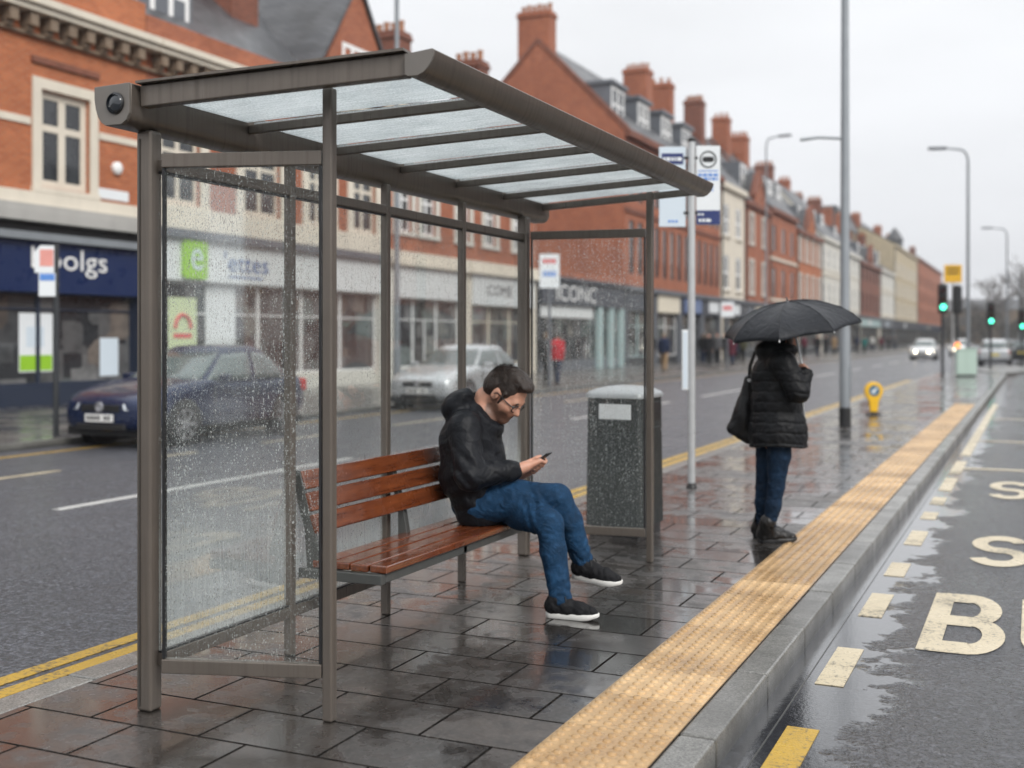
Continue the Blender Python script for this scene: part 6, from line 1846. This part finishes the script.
# coat
c_ = SDF((-2.3, 8.05, .62), (-1.28, 9.0, 1.56), .0066)
c_.chain([Q(778.5, 452), Q(778, 430), Q(776, 400), Q(775, 375), Q(777, 361)], [.212, .198, .168, .160, .118], .05, ((0, 1, 0), 1.02))
c_.cone(Q(779, 364, -.155), Q(775, 363, .17), .082, .082, .05)
c_.chain([wrs, wre, wrw], [.085, .078, .052], .022); wls, wle = Q(772, 362, .2), Q(779, 396, .25)
c_.chain([wls, wle, Q(796, 402, .16)], [.082, .072, .055], .022)
c_.ell(Q(777, 350), (.155, .15, .062), None, .03); c_.ell(Q(768, 350), (.09, .12, .07), None, .03)
u = (wrw - wre) / np.linalg.norm(wrw - wre); c_.cone(wrw + u * .0, wrw + u * .1, .036, .036, .004, None, 'sub')


def quilt(x, y, z):
    zz = z + .006 * np.sin(x * 12 + y * 9) + .003 * np.sin(x * 41 - y * 23); ph = zz / .074; d = np.abs(ph - np.round(ph)) * .074
    puff = np.where(z < 1.30, 1.0, .25)
    return puff * (.0055 * np.exp(-(d / .008) ** 2) - .002) - .0018 * puff * np.sin(x * 75 + 2 * np.sin(z * 40)) * np.sin(y * 70 + 2 * np.sin(z * 33))


c_.warp(quilt); c_.warp(folds(21, .0035, 22, 4, (1, 1, .7)))
zh = .712
c_.clip(lambda x, y, z: zh + .012 * np.sin(x * 14) - z + 0 * y)
c_.cone(Q(778.5, 470), Q(778.5, 447.5), .185, .178, .01, None, 'sub')
coat_m = cloth_mat('black_quilted_nylon', (.0075, .008, .0095), .5, 240, 0, .25, .002, .05)
co = c_.mesh('coat', coat_m, wm, WO)
m = MB(WO)
m.path([tuple(Q(802.5, 398, -.06)), tuple(Q(804.5, 415, -.05)), tuple(Q(806, 430, -.05)), tuple(Q(807, 441, -.05))], .005, 6); m.build('zip', M['steel'], co)
# hood / hair
h = SDF(hcw - .24, hcw + .24, .0055)
hq = lambda a, b, z: hcw + fw_ * a + lf_ * b + up_ * z
Rw = (fw_, lf_, up_)
h.ell(hq(-.02, 0, .02), (.118, .10, .108), Rw, .02); h.ell(hq(-.06, 0, -.07), (.085, .10, .09), Rw, .04); h.ell(hq(.12, 0, -.03), (.075, .075, .10), Rw, .015, 'sub')
h.warp(folds(2, .008, 40, 4)); h.mesh('hood', coat_m, wm, WO)
h = SDF(hcw - .2, hcw + .2, .006)
h.ell(hq(-.01, 0, .035), (.105, .088, .095), Rw, .02); h.cone(hq(.05, .055, .03), hq(.05, .06, -.12), .03, .02, .02); h.cone(hq(.05, -.055, .03), hq(.05, -.06, -.12), .03, .02, .02); h.ell(hq(.13, 0, -.02), (.07, .06, .09), Rw, .012, 'sub')
h.mesh('hair', hair_mat('brown_hair', (.05, .028, .018)), wm, WO)
# jeans and boots
t_ = SDF((-2.1, 8.2, .02), (-1.4, 8.95, .86), .0066)
n1 = [Q(779, 432, -.07), Q(779, 455, -.07), Q(776, 488, -.06), Q(773.5, 505, -.06), Q(769, 527, -.05)]
n2 = [Q(768, 432, .10), Q(767, 455, .10), Q(763, 487, .09), Q(762, 503, .09), Q(762, 520, .10)]
t_.chain(n1, [.094, .082, .058, .055, .043], .025); t_.chain(n2, [.092, .080, .055, .052, .041], .012)
t_.warp(folds(4, .004, 30, 4)); t_.warp(lambda x, y, z: -.004 * np.exp(-((z - .14) / .06) ** 2) * np.sin(z * 160 + 2 * np.sin(x * 30)) + 0 * y)
t_.clip(lambda x, y, z: .115 - z + 0 * x + 0 * y)
t_.mesh('jeans', jeans2_m, wm, WO)
g1h = P(758, 543, 0) ; d_ = 1740 / (543 - 338); g1h = P(758, 543, d_); g1t = P(797, 542.2, 1740 / (542.2 - 338)); g1h.z = g1t.z = .0005
shoe(wm, WO, g1h, g1t, 0, Q(768, 522, -.05), boot=True)
d2 = 1740 / (538.0 - 338); g2h = P(753, 538, d2); g2t = P(786, 537, 1740 / (537 - 338)); g2h.z = g2t.z = .0005
shoe(wm, WO, g2h, g2t, 0, Q(763, 516, .10), boot=True)

# umbrella: held by her, a thing of its own
um = thing('umbrella', 'open black umbrella with drooping scalloped edge held by the standing woman', 'umbrella', UA0)
um_m = cloth_mat('black_umbrella_cloth', (.016, .018, .0225), .5, 300, 0, .15, .002, .15)
m = MB(UA0); m.tube(tuple(UA0 - ud * .02), tuple(UA1), .0075, .0075, 10); m.build('shaft', M['steel'], um, smooth=50)
m = MB(UA0); m.path([tuple(UA0 + ud * (-.07)), tuple(UA0 + ud * .075)], [.014, .013], 12); m.build('handle', M['black'], um, smooth=50, bevel=.003)
m = MB(UA0); m.tube(tuple(UA1), tuple(UA1 + ud * .035), .008, .004, 10); m.build('ferrule', M['black'], um, smooth=50)
# canopy axis leans towards the viewer and to the left, like the photograph
view = V3(-SA, CA, 0); rgt = V3(CA, SA, 0)
cax = V3(0, 0, 1) - view * .10 - rgt * .17; cax /= np.linalg.norm(cax)
e1 = np.cross(cax, V3(0, 1, 0)); e1 /= np.linalg.norm(e1); e2 = np.cross(cax, e1)
RU, HU, NR = .50, .215, 8
apex = UA1


def canopy_pt(phi, t):
    """phi angle, t 0 at apex .. 1 at edge; ribs bowed, cloth between them pulled in"""
    seg = 2 * math.pi / NR; fr = (phi / seg) % 1.0; w_ = math.sin(math.pi * fr)
    rib_r = RU * (math.sin(t * 1.30) / math.sin(1.30)); rib_z = -HU * (1 - math.cos(t * 1.30)) / (1 - math.cos(1.30))
    ch = math.cos(seg / 2) / math.cos((fr - .5) * seg)      # straight chord between ribs
    r_ = rib_r * (1 - (1 - ch) * 1.05 - .030 * w_ * t ** 3); z_ = rib_z - .020 * w_ * t * (1.15 - t) * 2 + .014 * w_ * t ** 4
    return apex + e1 * r_ * math.cos(phi) + e2 * r_ * math.sin(phi) + cax * z_


m = MB(UA0); NP, NT = NR * 8, 12; vs = [canopy_pt(2 * math.pi * i / NP, .02 + .98 * j_ / NT) for j_ in range(NT + 1) for i in range(NP)]
fs = [(j_ * NP + i, j_ * NP + (i + 1) % NP, (j_ + 1) * NP + (i + 1) % NP, (j_ + 1) * NP + i) for j_ in range(NT) for i in range(NP)] + [tuple(range(NP - 1, -1, -1))]
m.add([tuple(v) for v in vs], fs); cn_ = m.build('canopy', um_m, um, smooth=9); so_ = cn_.modifiers.new('thick', 'SOLIDIFY'); so_.thickness = .0016; so_.offset = -1
for k in range(NR):
    ph_ = 2 * math.pi * k / NR
    m = MB(UA0); m.path([tuple(canopy_pt(ph_, t) + cax * .0012) for t in (.03, .2, .4, .6, .8, .92, 1.0)], .0035, 5); m.build('seam', um_m, cn_)
    m = MB(UA0); m.path([tuple(canopy_pt(ph_, t) - cax * .006) for t in (.03, .3, .6, .85, 1.0)], .0028, 6); rb = m.build('rib', M['steel'], um)
    m = MB(UA0); m.path([tuple(apex - cax * .0 - ud * .16), tuple(canopy_pt(ph_, .48) - cax * .008)], .0022, 5); m.build('strut', M['steel'], rb)
    m = MB(UA0); q0, q1 = canopy_pt(ph_, .985), canopy_pt(ph_, 1.0); m.tube(tuple(q0), tuple(q1 + (q1 - q0) * 1.2), .0045, .003, 6); m.build('rib_tip', M['steel'], rb)

# shoulder bag
BO_ = Q(742, 400, .14)
bgt = thing('shoulder_bag', 'large black shoulder bag hanging behind the woman with the umbrella', 'bag', BO_)
b_ = SDF(BO_ - .36, BO_ + .36, .0065)
c4 = [Q(749, 380, .12), Q(733.5, 428, .16), Q(749, 437, .12)]
b_.chain([c4[0], (c4[1] + c4[2]) / 2], [.028, .05], .02); b_.cone(c4[1], c4[2], .042, .042, .03); b_.cone(c4[0], c4[2], .024, .045, .03); b_.cone(c4[0], c4[1], .024, .040, .03)
b_.ell((c4[0] + c4[1] + c4[2]) / 3, (.060, .075, .14), None, .04); b_.warp(folds(31, .005, 20, 4)); bgm = cloth_mat('black_bag_leather', (.012, .012, .013), .4, 200, 0, .2, .003, .2)
b_.mesh('bag_body', bgm, bgt, BO_)
m = MB(BO_)
for dd in (-.02, .03): m.path([tuple(c4[0] + V3(0, dd, -.02)), tuple(Q(750, 366, .14) + V3(0, dd, 0)), tuple(Q(755, 352, .12) + V3(0, dd, .0)), tuple(Q(766, 347.5, .12) + V3(0, dd, 0)), tuple(Q(777, 353, .12) + V3(0, dd, 0))], .008, 6)
st_ = m.build('strap', bgm, bgt, smooth=60)
m = MB(BO_); m.lathe([(.013, 0), (.013, .006), (.0, .006)], tuple(c4[0] + V3(.012, -.045, -.0)), (0, -1, 0), 12); m.build('buckle', M['steel'], bgt)

# ------------------------------------------------------------------ passers-by across the road
COATS = dict(red=(.42, .03, .04), navy=(.014, .022, .05), black=(.012, .012, .014), grey=(.09, .09, .095), teal=(.02, .16, .15), maroon=(.11, .02, .035), olive=(.06, .06, .035), tan=(.28, .19, .11), white=(.5, .5, .48))


def passer(label, x, y, rz, coat, legs, h=1.72, seed=0, long_=False, group='pedestrians on the far pavement'):
    r_ = random.Random(seed); t = thing('person', label, 'person', (x, y, 0), rz, group)
    k = h / 1.75; st = r_.uniform(.10, .24)
    sk = SDF((-.45, -.45, -.05), (.45, .45, 1.9), .02)
    hd0 = V3(.03, 0, 1.62) * k
    sk.ell(hd0, (.10 * k, .078 * k, .118 * k), None, .02); sk.ell(hd0 + V3(.06, 0, -.03) * k, (.05, .045, .06), None, .03); sk.cone(hd0 + V3(.09, 0, 0), hd0 + V3(.115, 0, -.03), .012, .016, .02)
    sk.chain([V3(-.01, 0, 1.52) * k, V3(-.02, 0, 1.2) * k, V3(0, 0, .95) * k], [.055, .10, .10], .03)
    arms = []
    for q in (-1, 1):
        sw = q * st * .6; arms.append([V3(-.01, q * .19, 1.41) * k, V3(-.02 + sw * .4, q * .235, 1.12) * k, V3(.08 + sw, q * .22, .90) * k])
        sk.chain(arms[-1], [.045, .035, .03], .02); hn = arms[-1][2]
        sk.cone(hn, hn + V3(.02, 0, -.09), .032, .026, .02)
    sk.mesh('body', _MC.setdefault('ped_skin', None) or _MC.__setitem__('ped_skin', skin_mat('skin_pedestrian')) or _MC['ped_skin'], t)
    c0 = SDF((-.45, -.5, .3), (.45, .5, 1.75), .02)
    zl = .55 if long_ else .82
    c0.chain([V3(0, 0, zl) * k, V3(-.01, 0, 1.1) * k, V3(-.02, 0, 1.36) * k, V3(-.01, 0, 1.47) * k], [.155, .145, .14, .085], .05, ((0, 1, 0), 1.3)); c0.cone(V3(-.01, -.17, 1.42) * k, V3(-.01, .17, 1.42) * k, .075, .075, .04)
    for a in arms: c0.chain([a[0], a[1], a[2]], [.075, .065, .052], .03)
    c0.warp(folds(seed + 50, .02, 20, 4)); c0.clip(lambda x_, y_, z_: zl * k - z_ + 0 * x_ + 0 * y_)
    c0.mesh('coat', cloth_mat('coat_cloth', COATS[coat], .7), t)
    l0 = SDF((-.5, -.35, .04), (.5, .35, 1.1), .02)
    for q in (-1, 1):
        f_ = V3(q * st, q * .10, .09); l0.chain([V3(0, q * .09, .90) * k, V3(q * st * .6 + .03, q * .10, .50) * k, f_], [.10, .07, .055], .02)
    l0.warp(folds(seed + 80, .012, 26, 3)); l0.mesh('trousers', cloth_mat('trouser_cloth', COATS[legs], .8), t)
    f0 = SDF((-.5, -.3, -.03), (.6, .3, .2), .016)
    for q in (-1, 1): f0.cone(V3(q * st - .04, q * .10, .055), V3(q * st + .15, q * .11, .042), .05, .04, .02)
    f0.clip(lambda x_, y_, z_: .004 - z_ + 0 * x_ + 0 * y_); f0.mesh('shoes', M['black'], t)
    h0 = SDF(hd0 - .2, hd0 + .2, .016); h0.ell(hd0 + V3(-.018, 0, .03), (.105 * k, .09 * k, .108 * k), None, .02)
    if seed % 2: h0.ell(hd0 + V3(-.06, 0, -.08), (.05, .075, .09), None, .03)
    h0.ell(hd0 + V3(.12, 0, -.035), (.09, .10, .095), None, .015, 'sub')
    h0.mesh('hair', hair_mat('hair_pedestrian', ((.03, .018, .012), (.10, .06, .03), (.2, .15, .1), (.02, .015, .012))[seed % 4]), t)
    return t


def at_x(px, x):
    th = math.atan((px - 512) / FPX) - YAW; return x / math.tan(th)


for i, (px, x, co_, le_2, lg, lab, rz) in enumerate((
    (557, -14.2, 'red', 'navy', False, 'pedestrian in a red jacket before the dark fascia shop', 90),
    (546, -14.6, 'black', 'black', False, 'pedestrian in dark clothes beside the one in the red jacket', 80),
    (664, -15.2, 'navy', 'tan', False, 'pedestrian in a navy jacket walking right of the litter bin', 100),
    (709, -16.0, 'black', 'black', True, 'pedestrian in a long black coat, leftmost of the group by the red lettered sign', -85),
    (717.5, -16.8, 'grey', 'black', False, 'pedestrian in a grey jacket second in the group by the red lettered sign', -90),
    (732, -15.6, 'maroon', 'navy', True, 'pedestrian in a long maroon coat in the group by the red lettered sign', 85),
    (743, -16.6, 'olive', 'black', False, 'pedestrian in an olive jacket just left of the umbrella woman', 95),
    (818, -16.2, 'black', 'navy', False, 'pedestrian in a black jacket seen under the umbrella edge', -90),
    (834, -17.0, 'tan', 'black', True, 'pedestrian in a long tan coat close to the tall lamp column', 90),
    (857, -16.5, 'navy', 'grey', False, 'pedestrian in a navy jacket just right of the tall lamp column', 90),
    (864.5, -16.0, 'teal', 'black', True, 'pedestrian in a teal coat right of the tall lamp column', -90),
    (881, -16.4, 'maroon', 'black', False, 'pedestrian in a maroon jacket left of the oncoming cars', 90),
    (651, -18.0, 'black', 'black', False, 'pedestrian in black close to the cream shop sign, behind the shelter end post', -90),
    (703, -17.6, 'black', 'navy', False, 'pedestrian in a black jacket between the stop pole and the group', 90),
    (725, -18.2, 'black', 'grey', False, 'pedestrian in black at the back of the group by the red lettered sign', -90),
    (737, -18.0, 'navy', 'black', True, 'pedestrian in a long navy coat at the back of the group', 90),
    (804, -17.4, 'maroon', 'black', False, 'pedestrian in a maroon jacket just right of the umbrella handle', 90),
    (826, -18.0, 'black', 'black', True, 'pedestrian in a long black coat near the shop wall under the umbrella edge', -90),
    (872, -17.2, 'white', 'navy', False, 'pedestrian in a white jacket right of the teal coat', 90),
    (895, -16.2, 'grey', 'navy', False, 'pedestrian in a grey jacket nearest the oncoming cars', -90),
    (889, -17.2, 'black', 'black', False, 'pedestrian in black beside the maroon jacket, left of the oncoming cars', -90),
)):
    passer(lab, x, at_x(px, x), math.radians(rz), co_, le_2, 1.66 + .03 * (i % 5), i, lg)

# thin wet air
hz = MB(); hz.box(-60, 60, -30, 380, -1.2, 30)
ho = hz.build('haze', None or plain('unused_haze', (1, 1, 1)), None); ho['kind'] = 'stuff'; ho['label'] = 'thin grey rain haze hanging over the whole street'
hm_ = bpy.data.materials.new('rain_haze'); hm_.use_nodes = True; hn = hm_.node_tree; hn.nodes.remove(hn.nodes['Principled BSDF'])
pv = hn.nodes.new('ShaderNodeVolumePrincipled'); pv.inputs['Color'].default_value = (.93, .95, .97, 1); pv.inputs['Density'].default_value = .0005; pv.inputs['Anisotropy'].default_value = .2
hn.links.new(pv.outputs[0], hn.nodes['Material Output'].inputs['Volume']); ho.data.materials.clear(); ho.data.materials.append(hm_)
SC.cycles.volume_bounces = 0
